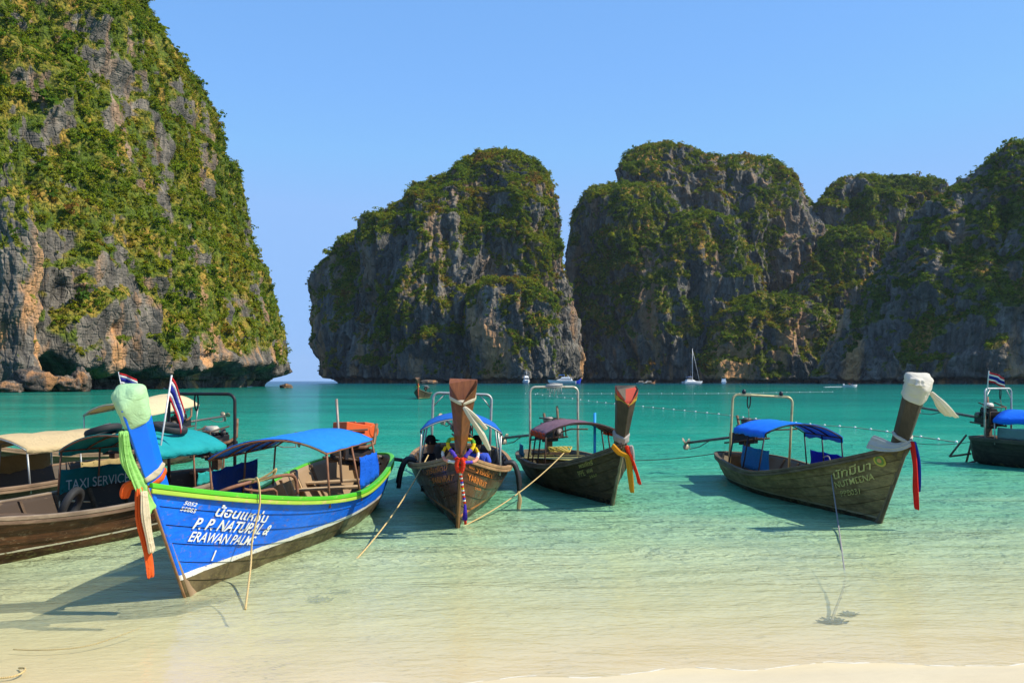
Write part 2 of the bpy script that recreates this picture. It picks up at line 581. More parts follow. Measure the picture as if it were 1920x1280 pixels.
# ------------------------------------------------------------------ shrubs on the cliffs
def m_leaf():
    k = NM('cliff_foliage')
    t = k.attr('tint', True)
    col = k.ramp(t, [(0.0, (0.050, 0.110, 0.020)), (0.25, (0.105, 0.195, 0.018)), (0.50, (0.22, 0.285, 0.018)), (0.72, (0.32, 0.31, 0.02)),
                     (0.88, (0.31, 0.20, 0.028)), (1.0, (0.32, 0.14, 0.035))])
    n = k.noise(k.coord('Object'), 1.6, 2)
    col = k.mix(k.maprange(n, 0.3, 0.7), k.mix(0.45, col, (0.030, 0.045, 0.006)), col)
    d = k.node('BsdfDiffuse'); k.val(d.inputs['Color'], col)
    tr = k.node('BsdfTranslucent'); k.val(tr.inputs['Color'], k.mix(0.4, col, (0.26, 0.30, 0.02)))
    m = k.node('MixShader'); m.inputs[0].default_value = 0.36
    k.link(d.outputs[0], m.inputs[1]); k.link(tr.outputs[0], m.inputs[2])
    return k.surf(m.outputs[0])

BUSH = bpy.data.collections.new('shrub_kinds')
def make_bushes():
    rng = np.random.default_rng(11)
    mat = m_leaf()
    for b in range(10):
        clumps = rng.integers(5, 9)
        V, Q = [], []
        tall = rng.uniform(0.75, 1.25)
        for c in range(clumps):
            ang = rng.uniform(0, 2 * np.pi)
            rr = rng.uniform(0.0, 0.62)
            cc = np.array([rr * np.cos(ang), rr * np.sin(ang), rng.uniform(0.1, 0.85) * tall])
            cr = rng.uniform(0.25, 0.48)
            for l in range(rng.integers(13, 19)):
                dv = rng.normal(size=3); dv /= np.linalg.norm(dv)
                dv[2] = abs(dv[2]) * 0.9 - 0.15
                pos = cc + dv * cr * rng.uniform(0.55, 1.0) * np.array([1.1, 1.1, 0.75])
                nrm = dv + rng.normal(size=3) * 0.55 + np.array([0, 0, 0.35]); nrm /= np.linalg.norm(nrm)
                tx = np.cross(nrm, rng.normal(size=3)); tx /= np.linalg.norm(tx)
                ty = np.cross(nrm, tx)
                sz = rng.uniform(0.075, 0.17)
                i0 = len(V)
                for (ax, ay, az) in ((-1, -0.5, 0), (0.1, -0.8, .22), (1, -0.2, 0), (0.55, 0.8, -.1), (-0.5, 0.75, .12)):
                    V.append(pos + sz * (tx * ax + ty * ay * 0.8 + nrm * az))
                Q.append([i0, i0 + 1, i0 + 2, i0 + 3, i0 + 4])
        me = np_mesh('shrub', np.array(V), np.array(Q), smooth=False)
        me.materials.append(mat)
        o = bpy.data.objects.new('shrub_kind', me)
        BUSH.objects.link(o)
make_bushes()

def gn_scatter():
    ng = bpy.data.node_groups.new('shrub_scatter', 'GeometryNodeTree')
    ng.interface.new_socket('Geometry', in_out='INPUT', socket_type='NodeSocketGeometry')
    ng.interface.new_socket('Geometry', in_out='OUTPUT', socket_type='NodeSocketGeometry')
    N, Lk = ng.nodes, ng.links
    gi, go = N.new('NodeGroupInput'), N.new('NodeGroupOutput')
    ci = N.new('GeometryNodeCollectionInfo')
    ci.inputs['Collection'].default_value = BUSH
    ci.inputs['Separate Children'].default_value = True
    ci.inputs['Reset Children'].default_value = True
    ip = N.new('GeometryNodeInstanceOnPoints')
    ip.inputs['Pick Instance'].default_value = True
    def na(name, ty):
        x = N.new('GeometryNodeInputNamedAttribute'); x.data_type = ty
        x.inputs['Name'].default_value = name
        return x.outputs['Attribute']
    Lk.new(gi.outputs[0], ip.inputs['Points'])
    Lk.new(ci.outputs[0], ip.inputs['Instance'])
    Lk.new(na('vid', 'INT'), ip.inputs['Instance Index'])
    Lk.new(na('rot', 'FLOAT_VECTOR'), ip.inputs['Rotation'])
    Lk.new(na('scl', 'FLOAT_VECTOR'), ip.inputs['Scale'])
    Lk.new(ip.outputs[0], go.inputs[0])
    return ng
GN = gn_scatter()

def scatter(name, label, lobes, n, size, tint, seed, seen=-0.35):
    rng = np.random.default_rng(seed)
    pos, tin, scl = [], [], []
    W_ = []
    for L in lobes:
        v, nn = L['v'], L['n']
        view = v - np.array([0, 0, EYE]); view /= np.linalg.norm(view, axis=1, keepdims=True)
        facing = -(view * nn).sum(1)
        G = v.reshape(L['nr'], L['nc'], 3)
        du = np.linalg.norm(np.gradient(G, axis=1), axis=-1); dv = np.linalg.norm(np.gradient(G, axis=0), axis=-1)
        w = (du * dv).ravel() * np.clip(L['veg'], 0, 1) ** 1.5 * (facing > seen)
        W_.append(w)
    w = np.concatenate(W_); V = np.concatenate([L['v'] for L in lobes]); NN = np.concatenate([L['n'] for L in lobes]); VG = np.concatenate([L['veg'] for L in lobes])
    idx = rng.choice(len(V), size=n, p=w / w.sum())
    s = rng.lognormal(0, 0.46, n) * size
    s = np.clip(s, size * 0.4, size * 3.0) * (0.7 + 0.3 * VG[idx])
    p = V[idx] + rng.normal(size=(n, 3)) * size * 0.25 + NN[idx] * s[:, None] * 0.10
    p[:, 2] -= s * 0.25
    tt = tint[0] + tint[1] * fbm(p * np.array([0.03, 0.03, 0.03]), 3, seed + 3) + rng.normal(size=n) * tint[2]
    me = bpy.data.meshes.new(name)
    me.vertices.add(n)
    me.vertices.foreach_set('co', p.astype(np.float32).ravel())
    def put(an, ty, arr, field):
        a = me.attributes.new(an, ty, 'POINT'); a.data.foreach_set(field, arr.ravel())
    put('vid', 'INT', rng.integers(0, 10, n).astype(np.int32), 'value')
    rot = np.stack([rng.normal(size=n) * 0.3, rng.normal(size=n) * 0.3, rng.uniform(0, 6.28, n)], 1)
    put('rot', 'FLOAT_VECTOR', rot.astype(np.float32), 'vector')
    sc = np.stack([s * rng.uniform(0.85, 1.25, n), s * rng.uniform(0.85, 1.25, n), s * rng.uniform(0.7, 1.2, n)], 1)
    put('scl', 'FLOAT_VECTOR', sc.astype(np.float32), 'vector')
    put('tint', 'FLOAT', np.clip(tt, 0, 1).astype(np.float32), 'value')
    me.update()
    o = add_obj(name, me)
    md = o.modifiers.new('scatter', 'NODES'); md.node_group = GN
    tag(o, label, kind='stuff')
    return o

# ---- the near cliff at the left
L_lv = [(760, -900, 520), (728, -900, 533), (712, -900, 540), (690, -900, 536), (650, -890, 527), (620, -880, 521), (590, -870, 516), (550, -860, 505), (510, -850, 490),
        (480, -840, 470), (440, -830, 455), (390, -820, 440), (345, -810, 432), (300, -800, 424), (280, -790, 408), (215, -780, 404), (185, -770, 394),
        (130, -760, 370), (100, -750, 345), (75, -740, 322), (40, -730, 305), (0, -720, 290), (-80, -700, 230), (-180, -650, 120), (-280, -560, -60), (-330, -400, -300)]
cl_left = [lobe(L_lv, 300, yoff=30, Dz=372, nh=2.6, ratio=0.0, bmin=128, nexp=3.2, th=(-75, 125), fitl=False, nt=520, nz=520, amp=0.55, seed=3, notch=9, scale=0.62, terr=(20, 4.0), vbias=0.30, vgrad=0.15),
           lobe([(740, -150, 62), (650, -150, 66), (560, -150, 62), (450, -150, 55), (330, -150, 42), (250, -140, 10), (200, -100, -60)], 205, yoff=8, ratio=0.55, nexp=2.4,
                th=(-60, 120), fitl=False, nt=200, nz=300, amp=0.5, seed=19, notch=5, scale=0.5, vbias=-0.25)]
m_rk1 = m_rock('limestone_near', (1.55, 1.36, 1.12), 0.9, 45, 1.9, 0.5, (1.0, 1.15, 0.9))
build_cliff('cliff_face', 'sunlit limestone cliff with yellow green shrubs rising out of frame at the left', cl_left, m_rk1)
scatter('cliff_vegetation', 'yellow green shrubs clinging to the sunlit cliff at the left', cl_left, 36000, 0.92, (0.54, 0.32, 0.13), 101)

# ---- the dome across the bay
C_main = [(719, 664, 1066), (690, 659, 1068), (640, 654, 1070), (600, 654, 1068), (560, 659, 1064), (520, 664, 1056), (470, 676, 1050), (430, 694, 1047), (400, 732, 1044), (370, 754, 1039), (350, 774, 1031),
          (330, 799, 1016), (310, 824, 998), (295, 854, 982), (285, 889, 963), (278, 919, 940), (274, 939, 923)]
C_left = [(719, 617, 800), (690, 602, 800), (640, 595, 800), (600, 591, 800), (560, 590, 800), (530, 595, 795), (505, 606, 790), (480, 623, 785), (460, 634, 780), (445, 652, 770), (432, 674, 750), (424, 697, 720)]
C_but = [(719, 880, 1046), (690, 876, 1046), (650, 870, 1046), (610, 872, 1044), (570, 880, 1040), (545, 892, 1030), (530, 905, 1010), (522, 930, 985)]
C_but2 = [(719, 735, 880), (690, 735, 885), (640, 740, 890), (590, 748, 880), (550, 758, 860), (520, 775, 840), (505, 790, 815)]
cl_dome = [lobe(C_main, 900, yoff=40, ratio=0.62, nexp=2.2, nt=430, nz=330, amp=0.85, seed=7, notch=9, scale=1.35, vbias=-0.17, vgrad=0.7),
           lobe(C_left, 930, yoff=40, ratio=0.75, nexp=2.2, nt=240, nz=240, amp=0.6, seed=11, notch=9, scale=1.2, vbias=-0.22, vgrad=0.6),
           lobe(C_but, 855, yoff=10, ratio=0.55, nexp=2.2, nt=240, nz=180, amp=0.65, seed=13, notch=9, scale=0.95, vbias=-0.10, vgrad=0.6),
           lobe(C_but2, 880, yoff=10, ratio=0.55, nexp=2.2, nt=200, nz=180, amp=0.6, seed=14, notch=9, scale=0.95, vbias=-0.10, vgrad=0.6)]
m_rk2 = m_rock('limestone_far', (1.30, 1.20, 1.02), 1.0, 80, 0.62)
build_cliff('cliff_dome', 'rounded limestone dome with green top and grey flutes across the bay', cl_dome, m_rk2)
scatter('cliff_vegetation', 'green scrub and dry grass on the rounded dome across the bay', cl_dome, 34000, 1.6, (0.52, 0.50, 0.16), 102)

# ---- the broken massif to its right
m1 = [(719, 1090, 1330), (660, 1085, 1330), (600, 1080, 1320), (500, 1076, 1300), (440, 1077, 1290), (400, 1081, 1275), (375, 1090, 1262), (358, 1105, 1240), (348, 1128, 1210), (343, 1150, 1180)]
m2 = [(719, 1130, 1560), (500, 1140, 1540), (420, 1150, 1530), (380, 1153, 1510), (340, 1157, 1420), (310, 1161, 1350), (285, 1172, 1312), (272, 1192, 1292), (262, 1215, 1275), (257, 1238, 1255)]
m3 = [(719, 1280, 1640), (500, 1290, 1600), (420, 1300, 1560), (380, 1310, 1530), (350, 1320, 1508), (325, 1330, 1482), (305, 1340, 1455), (295, 1352, 1432), (289, 1375, 1415)]
m4 = [(719, 1480, 1850), (500, 1500, 1830), (420, 1515, 1810), (375, 1530, 1790), (350, 1550, 1765), (338, 1580, 1745), (330, 1630, 1700)]
m5 = [(719, 1150, 1440), (600, 1160, 1430), (500, 1180, 1420), (450, 1205, 1400), (420, 1240, 1380), (400, 1270, 1350), (393, 1290, 1320)]
m6 = [(719, 1400, 1720), (600, 1430, 1690), (520, 1500, 1680), (470, 1540, 1670), (440, 1560, 1650), (425, 1580, 1620)]
m7 = [(719, 1310, 1600), (660, 1320, 1590), (620, 1340, 1570), (590, 1360, 1540), (560, 1390, 1500), (548, 1420, 1470)]
m0 = [(719, 1040, 1130), (560, 1050, 1130), (450, 1062, 1130), (410, 1070, 1120), (390, 1080, 1105)]
cl_mass = [lobe(m1, 1010, ratio=0.8, yoff=20, nt=260, nz=230, amp=0.75, seed=23, scale=1.2, vbias=-0.22, vgrad=0.4),
           lobe(m2, 1060, ratio=0.5, yoff=40, nt=340, nz=260, amp=0.85, seed=25, scale=1.3, vgrad=0.5, vbias=-0.18+-0.02),
           lobe(m3, 1050, ratio=0.5, yoff=40, nt=260, nz=230, amp=0.85, seed=27, scale=1.3, vgrad=0.5, vbias=-0.18+0.0),
           lobe(m4, 1040, ratio=0.5, yoff=40, nt=260, nz=220, amp=0.85, seed=29, scale=1.3, vgrad=0.5, vbias=-0.18+0.02),
           lobe(m5, 975, ratio=0.45, yoff=10, nt=240, nz=190, amp=0.75, seed=31, scale=1.1, vbias=-0.08, vgrad=0.4),
           lobe(m6, 985, ratio=0.45, yoff=10, nt=240, nz=180, amp=0.75, seed=33, scale=1.1, vbias=-0.12, vgrad=0.4),
           lobe(m7, 945, ratio=0.4, yoff=0, nt=220, nz=140, amp=0.7, seed=35, scale=1.0, vbias=0.12),
           lobe(m0, 1150, ratio=0.8, yoff=0, nt=80, nz=120, amp=0.5, seed=37, scale=1.0, vbias=-0.1)]
build_cliff('cliff_massif', 'dark jagged limestone massif with several summits behind the sailing boat', cl_mass, m_rk2)
scatter('cliff_vegetation', 'green scrub and orange grass on the jagged massif behind the sailing boat', cl_mass, 40000, 1.7, (0.48, 0.52, 0.16), 103)

# ---- the shaded cliff at the right edge
r1 = [(719, 1540, 2900), (680, 1550, 2900), (640, 1566, 2890), (600, 1582, 2880), (560, 1598, 2870), (520, 1622, 2860), (480, 1668, 2850), (440, 1694, 2840), (400, 1716, 2820), (370, 1738, 2800), (345, 1768, 2780),
      (320, 1798, 2750), (295, 1828, 2720), (275, 1852, 2690), (258, 1880, 2640), (240, 1960, 2560), (220, 2060, 2440), (205, 2200, 2300)]
cl_right = [lobe(r1, 700, yoff=60, ratio=0.42, nexp=2.1, th=(-125, 40), nt=420, nz=300, amp=0.75, seed=43, scale=1.05, vbias=-0.16, vgrad=0.3, Dz=722)]
build_cliff('cliff_headland', 'shaded steep limestone headland at the right edge of the bay', cl_right, m_rk2)
scatter('cliff_vegetation', 'dark green scrub on the shaded headland at the right edge', cl_right, 20000, 1.5, (0.25, 0.35, 0.12), 104)

# larger trees among the scrub
scatter('cliff_trees', 'larger trees standing out of the scrub on the near cliff', cl_left, 800, 2.1, (0.36, 0.30, 0.22), 201)
scatter('cliff_trees', 'larger trees on the rounded dome across the bay', cl_dome, 900, 2.5, (0.40, 0.30, 0.22), 202)
scatter('cliff_trees', 'larger trees on the jagged massif behind the sailing boat', cl_mass, 1000, 2.6, (0.38, 0.30, 0.22), 203)
# ------------------------------------------------------------------ mesh builder
class MB:
    def __init__(self):
        self.v, self.f = [], []
    def box(self, c, size, rot=None):
        i = len(self.v)
        sx, sy, sz = size[0] / 2, size[1] / 2, size[2] / 2
        m = Euler(rot).to_matrix() if rot is not None else None
        for x in (-sx, sx):
            for y in (-sy, sy):
                for z in (-sz, sz):
                    p = Vector((x, y, z))
                    if m: p = m @ p
                    self.v.append(p + Vector(c))
        for q in ((0, 1, 3, 2), (4, 6, 7, 5), (0, 4, 5, 1), (2, 3, 7, 6), (0, 2, 6, 4), (1, 5, 7, 3)):
            self.f.append([i + k for k in q])
        return self
    def loops(self, rings, cap=True, closed=False):
        n = len(rings[0]); i = len(self.v)
        for r in rings:
            self.v += [Vector(p) for p in r]
        m = len(rings)
        for a in range(m - (0 if closed else 1)):
            b = (a + 1) % m
            for j in range(n):
                k = (j + 1) % n
                self.f.append([i + a * n + j, i + a * n + k, i + b * n + k, i + b * n + j])
        if cap and not closed:
            self.f.append([i + j for j in range(n)][::-1])
            self.f.append([i + (m - 1) * n + j for j in range(n)])
        return self
    def tube(self, path, r, n=8, closed=False):
        path = [Vector(p) for p in path]
        rr = r if hasattr(r, '__len__') else [r] * len(path)
        rings, up = [], None
        m = len(path)
        for k, p in enumerate(path):
            a = path[(k - 1) % m] if (k > 0 or closed) else p
            b = path[(k + 1) % m] if (k < m - 1 or closed) else p
            t = (b - a)
            t = t.normalized() if t.length > 1e-9 else Vector((0, 0, 1))
            if up is None:
                up = Vector((0, 0, 1)) if abs(t.z) < 0.9 else Vector((1, 0, 0))
            s = t.cross(up)
            s = s.normalized() if s.length > 1e-6 else t.orthogonal().normalized()
            up = s.cross(t).normalized()
            rings.append([p + (s * math.cos(q) + up * math.sin(q)) * rr[k] for q in [2 * math.pi * j / n for j in range(n)]])
        return self.loops(rings, True, closed)
    def lathe(self, prof, c=(0, 0, 0), axis='Z', n=14):
        rings = []
        for r, h in prof:
            ring = []
            for j in range(n):
                q = 2 * math.pi * j / n
                a, b = r * math.cos(q), r * math.sin(q)
                ring.append(Vector(c) + (Vector((a, b, h)) if axis == 'Z' else Vector((h, a, b)) if axis == 'X' else Vector((a, h, b))))
            rings.append(ring)
        return self.loops(rings)
    def sheet(self, rows, thick=0.0, nrm=None):
        """a grid of points, given thickness along the vertex normals"""
        A = np.array([[tuple(p) for p in r] for r in rows], dtype=float)
        nr, nc = A.shape[:2]
        du, dv = np.gradient(A, axis=1), np.gradient(A, axis=0)
        N = np.cross(du, dv); N /= np.linalg.norm(N, axis=-1, keepdims=True) + 1e-9
        i = len(self.v)
        for M_ in (A + N * thick / 2, A - N * thick / 2):
            self.v += [Vector(p) for p in M_.reshape(-1, 3)]
        o = nr * nc
        for a in range(nr - 1):
            for b in range(nc - 1):
                q = [a * nc + b, a * nc + b + 1, (a + 1) * nc + b + 1, (a + 1) * nc + b]
                self.f.append([i + k for k in q])
                self.f.append([i + o + k for k in q[::-1]])
        edge = [b for b in range(nc)] + [a * nc + nc - 1 for a in range(1, nr)] + [(nr - 1) * nc + b for b in range(nc - 2, -1, -1)] + [a * nc for a in range(nr - 2, 0, -1)]
        for k in range(len(edge)):
            e, g = edge[k], edge[(k + 1) % len(edge)]
            self.f.append([i + e, i + o + e, i + o + g, i + g])
        return self
    def build(self, name, mat, parent=None, smooth=False, m=None, origin=None):
        me = bpy.data.meshes.new(name)
        v = self.v
        if origin is not None:
            v = [p - Vector(origin) for p in v]
        me.from_pydata([tuple(p) for p in v], [], self.f)
        if smooth:
            me.polygons.foreach_set('use_smooth', [True] * len(me.polygons))
        me.materials.append(mat)
        me.update()
        o = add_obj(name, me, parent)
        if origin is not None:
            o.location = origin
        if m is not None:
            o.matrix_world = m @ (Matrix.Translation(origin) if origin is not None else Matrix.Identity(4))
        return o

def bevel(o, w=0.008, seg=2):
    b = o.modifiers.new('bevel', 'BEVEL'); b.width = w; b.segments = seg; b.limit_method = 'ANGLE'
    return o

# ------------------------------------------------------------------ materials of the boats
MATS = {}
def memo(f):
    def g(*a, **k):
        key = (f.__name__, a, tuple(sorted(k.items())))
        if key not in MATS: MATS[key] = f(*a, **k)
        return MATS[key]
    return g

@memo
def m_paint(col, rough=0.45, wear=0.5, under=(0.30, 0.19, 0.10), scale=6.0):
    k = NM('worn_paint')
    v = k.coord('Object')
    n = k.noise(k.coord('Object', (1, 3, 3)), scale, 5, 0.65)
    n2 = k.noise(v, 2.0, 3)
    c = k.mix(k.maprange(n2, 0.3, 0.7, 0, 0.35), col, tuple(q * 0.62 for q in col))
    c = k.mix(k.maprange(n, 0.62 - 0.1 * wear, 0.72, 0, wear), c, under)
    return k.surf(k.principled(c, rough, normal=k.bump(n, 0.25, 0.006)))

@memo
def m_wood(c1, c2, rough=0.75, axis='X'):
    k = NM('weathered_wood')
    sc = {'X': (1, 9, 9), 'Y': (9, 1, 9), 'Z': (9, 9, 1)}[axis]
    n = k.noise(k.coord('Object', sc), 2.6, 5, 0.65, 0.5)
    n2 = k.noise(k.coord('Object'), 1.7, 4)
    c = k.mix(k.maprange(n, 0.3, 0.7), c1, c2)
    c = k.mix(k.maprange(n2, 0.42, 0.72, 0, 0.6), c, tuple(q * 0.35 for q in c1))
    return k.surf(k.principled(c, rough, normal=k.bump(n, 0.4, 0.01)))

@memo
def m_hull(name, top, dark, foot, stripe, zf=0.22, sw=0.05, wood=False, wear=0.5, under=(0.22, 0.15, 0.09), rough=0.5, slope=0.0):
    """painted or oiled planking: colour above, a stripe, and the foul bottom below it"""
    k = NM(name)
    v = k.coord('Object')
    x, y, z = k.sep(v)
    g = k.noise(k.coord('Object', (0.5, 4, 6)), 3.2, 5, 0.65, 0.6)
    blot = k.noise(k.coord('Object', (0.7, 1, 1)), 2.4, 5, 0.65)
    c = k.mix(k.maprange(g, 0.32, 0.68), top, dark)
    c = k.mix(k.maprange(blot, 0.45, 0.75, 0, 0.75 if wood else 0.35), c, tuple(q * 0.4 for q in dark))
    chip = k.noise(k.coord('Object', (1, 2, 2.4)), 9.0, 4, 0.7)
    c = k.mix(k.maprange(chip, 0.615 - 0.10 * wear, 0.68, 0, wear), c, under)
    run = k.noise(k.coord('Object', (5, 5, 0.35)), 2.2, 4, 0.6)
    c = k.mix(k.maprange(run, 0.60, 0.76, 0, 0.5 * wear), c, tuple(q * 0.6 for q in under))
    zz = k.math('ADD', z, k.math('MULTIPLY', k.math('SUBTRACT', g, 0.5), 0.03))
    zz = k.math('ADD', zz, k.math('MULTIPLY', x, -slope))
    if stripe is not None:
        ms = k.math('MULTIPLY', k.math('LESS_THAN', zz, zf + sw), k.maprange(chip, 0.66, 0.58))
        c = k.mix(ms, c, stripe)
    fc = k.mix(k.maprange(blot, 0.35, 0.65), foot, tuple(q * 0.35 for q in foot))
    fc = k.mix(k.maprange(chip, 0.5, 0.65, 0, 0.5), fc, (0.20, 0.17, 0.06))
    c = k.mix(k.math('LESS_THAN', zz, zf), c, fc)
    nrm = k.bump(g, 0.35, 0.008, k.bump(chip, 0.2, 0.004))
    return k.surf(k.principled(c, k.maprange(blot, 0.3, 0.7, rough - 0.1, rough + 0.2), normal=nrm, spec=0.22))

@memo
def m_cloth(col, trans=0.25, rough=0.85, dirt=0.3):
    k = NM('woven_cloth')
    v = k.coord('Object')
    n = k.noise(v, 3.0, 4, 0.6)
    w = k.noise(k.coord('Object', (14, 14, 2)), 1.5, 3)
    c = k.mix(k.maprange(n, 0.4, 0.75, 0, dirt), col, tuple(q * 0.5 for q in col))
    wr = k.noise(k.coord('Object', (1, 1, 1.6)), 5.0, 3, 0.5, 2.0)
    nrm = k.bump(wr, 0.6, 0.035, k.bump(w, 0.35, 0.012))
    d = k.principled(c, rough, normal=nrm, spec=0.15)
    t = k.node('BsdfTranslucent'); k.val(t.inputs['Color'], c)
    m = k.node('MixShader'); m.inputs[0].default_value = trans
    k.link(d, m.inputs[1]); k.link(t.outputs[0], m.inputs[2])
    return k.surf(m.outputs[0])

@memo
def m_metal(col, rough=0.4, metal=0.7, rust=0.3):
    k = NM('metal')
    n = k.noise(k.coord('Object'), 7.0, 4, 0.65)
    c = k.mix(k.maprange(n, 0.45, 0.7, 0, rust), col, (0.16, 0.06, 0.025))
    return k.surf(k.principled(c, k.maprange(n, 0.3, 0.7, rough, min(rough + 0.3, 1)), metal, spec=0.4, normal=k.bump(n, 0.15, 0.004)))

@memo
def m_plain(col, rough=0.6, spec=0.3):
    k = NM('plain')
    n = k.noise(k.coord('Object'), 8.0, 3)
    c = k.mix(k.maprange(n, 0.35, 0.7, 0, 0.3), col, tuple(q * 0.6 for q in col))
    return k.surf(k.principled(c, rough, spec=spec, normal=k.bump(n, 0.1, 0.003)))

@memo
def m_rope(col):
    k = NM('twisted_rope')
    w = k.node('TexWave'); w.inputs['Scale'].default_value = 22.0; w.inputs['Distortion'].default_value = 1.0
    k.link(k.coord('Object', (1, 1, 2.2)), w.inputs['Vector'])
    c = k.mix(w.outputs['Fac'], tuple(q * 0.65 for q in col), col)
    return k.surf(k.principled(c, 0.9, normal=k.bump(w.outputs['Fac'], 0.5, 0.006), spec=0.1))

GALV = lambda: m_metal((0.42, 0.43, 0.40), 0.4, 0.6, 0.35)
BLACKM = lambda: m_metal((0.025, 0.025, 0.028), 0.45, 0.5, 0.25)
TARP_BLUE = (0.015, 0.19, 0.80)
DARKW = ((0.085, 0.050, 0.026), (0.16, 0.10, 0.055))
TANW = ((0.42, 0.27, 0.13), (0.58, 0.40, 0.21))

def sm(x):
    x = max(0.0, min(1.0, x)); return x * x * (3 - 2 * x)

# ------------------------------------------------------------------ the long tail boat
class Boat:
    def __init__(self, name, label, B, head, L=9.0, beam=0.95, sheer=(0.7, 0.6, 1.2), keel=-0.28, rake=0.85, roll=0.0, group=None, z=0.0, sp=2.1):
        self.L, self.beam, self.sheer, self.keel, self.rake = L, beam, sheer, keel, rake
        h = Vector((head[0], head[1], 0)).normalized()
        self.sp = sp
        s0 = (0 - self.zk(1)) / (sheer[2] - self.zk(1))
        self.xb = L - rake * (1 - s0)
        loc = Vector((B[0], B[1], z)) - h * self.xb
        self.M = Matrix.LocRotScale(loc, Euler((R(roll), 0, math.atan2(h.y, h.x))), None)
        self.Mi = self.M.inverted()
        self.root = empty(name, self.M)
        tag(self.root, label, 'boat', group or 'longtail boats moored off the beach')
        self.name = name
    # hull form --------------------------------------------------
    def zs(self, t):
        st, mid, bow = self.sheer
        if t < 0.45: return mid + (st - mid) * sm((0.45 - t) / 0.45)
        return mid + (bow - mid) * ((t - 0.45) / 0.55) ** self.sp
    def bs(self, t):
        if t < 0.42:
            u = (0.42 - t) / 0.42
            return self.beam * max(1 - u ** 2.6, 0.0) ** 0.5 * 0.72 + self.beam * 0.28
        u = (t - 0.42) / 0.58
        return self.beam * (1 - u ** 1.9) + 0.012 * u
    def zk(self, t):
        return self.keel + 0.34 * max(0, (0.22 - t) / 0.22) ** 2 + 0.20 * max(0, (t - 0.72) / 0.28) ** 2
    def S(self, t, s):
        zk, zs, b = self.zk(t), self.zs(t), self.bs(t)
        w = sm((t - 0.35) / 0.6)
        p = 0.50 + 0.42 * w; q = 1.45 - 0.42 * w
        return Vector((t * self.L - self.rake * (t ** 5) * (1 - s), b * s ** p, zk + (zs - zk) * s ** q))
    def y_at(self, t, z):
        best = 0.0
        for k in range(41):
            v = self.S(t, k / 40)
            if v.z <= z: best = v.y
        return best
    def SN(self, ts, ss):
        A = np.array([[tuple(self.S(t, s)) for s in ss] for t in ts])
        e = 1e-3
        T2 = np.array([[tuple(self.S(min(t + e, 1), s) - self.S(max(t - e, 0), s)) for s in ss] for t in ts])
        S2 = np.array([[tuple(self.S(t, min(s + e, 1)) - self.S(t, max(s - e, 0.0005))) for s in ss] for t in ts])
        N = np.cross(S2, T2)
        N /= np.linalg.norm(N, axis=-1, keepdims=True) + 1e-12
        N[N[..., 1] < 0] *= -1
        return A, N
    def build_hull(self, mat, inner, nplank=6, planks=True, nt=34):
        ts = np.concatenate([np.linspace(0, 0.1, 6)[:-1], np.linspace(0.1, 1, nt)])
        ss = np.linspace(0.0, 1, 22) ** 1.2
        A, N = self.SN(ts, ss)
        mb = MB()
        for sd in (1, -1):
            rows = A - N * 0.032
            rows = rows * np.array([1, sd, 1])
            mb.sheet(rows if sd == 1 else rows[:, ::-1], 0.018)
        # transom
        prof = [Vector((0.012, A[0, j, 1] * 0.98, A[0, j, 2])) for j in range(len(ss))]
        ring = [Vector((p.x, -p.y, p.z)) for p in prof[::-1]][:-1] + prof
        mb.loops([[p + Vector((0.03, 0, 0)) for p in ring], ring])
        self.hull = mb.build('hull', inner if planks else mat, self.root, smooth=True)
        sb = np.linspace(0.02, 1, nplank + 1) ** 0.9
        allv, allf = [], []
        for sd in (1, -1):
            for k in range(nplank):
                s4 = np.linspace(sb[k] + 0.004, sb[k + 1] - 0.004, 4)
                A, N = self.SN(ts, s4)
                off = np.linspace(0.015, 0.005, 4)[None, :, None]
                O, I = (A + N * off), (A - N * 0.006)
                O, I = O * np.array([1, sd, 1]), I * np.array([1, sd, 1])
                m2 = MB()
                nr, nc = O.shape[:2]
                m2.v = [Vector(p) for p in O.reshape(-1, 3)] + [Vector(I[a, b]) for a in range(nr) for b in (0, nc - 1)]
                o = nr * nc
                fl = (lambda q: q) if sd == 1 else (lambda q: q[::-1])
                for a in range(nr - 1):
                    for b in range(nc - 1):
                        m2.f.append(fl([a * nc + b, a * nc + b + 1, (a + 1) * nc + b + 1, (a + 1) * nc + b]))
                    m2.f.append(fl([a * nc, (a + 1) * nc, o + 2 * (a + 1), o + 2 * a]))
                    m2.f.append(fl([a * nc + nc - 1, o + 2 * a + 1, o + 2 * a + 3, (a + 1) * nc + nc - 1]))
                if planks:
                    m2.build('plank', mat, self.hull, smooth=False)
                base = len(allv)
                allv += m2.v; allf += [[base + i for i in f] for f in m2.f]
        self.bvh = BVHTree.FromPolygons(allv, allf)
    def rail(self, name, mat, lat, zz, t0=0.0, t1=1.0, n=46, close_stern=True):
        for sd in (1, -1):
            rings = []
            for k in range(n):
                t = t0 + (t1 - t0) * k / (n - 1)
                p = self.S(t, 1); a = self.S(max(t - .01, 0), 1); b = self.S(min(t + .01, 1), 1)
                d = (b - a); nn = Vector((-d.y, d.x, 0)).normalized()
                if nn.y < 0: nn = -nn
                r = []
                for l, z in ((lat[0], zz[0]), (lat[1], zz[0]), (lat[1], zz[1]), (lat[0], zz[1])):
                    q = p + nn * l + Vector((0, 0, z)); q.y = max(q.y, 0.002)
                    r.append(Vector((q.x, q.y * sd, q.z)))
                rings.append(r if sd == 1 else r[::-1])
            mb = MB(); mb.loops(rings)
            bevel(mb.build(name, mat, self.root), 0.01)
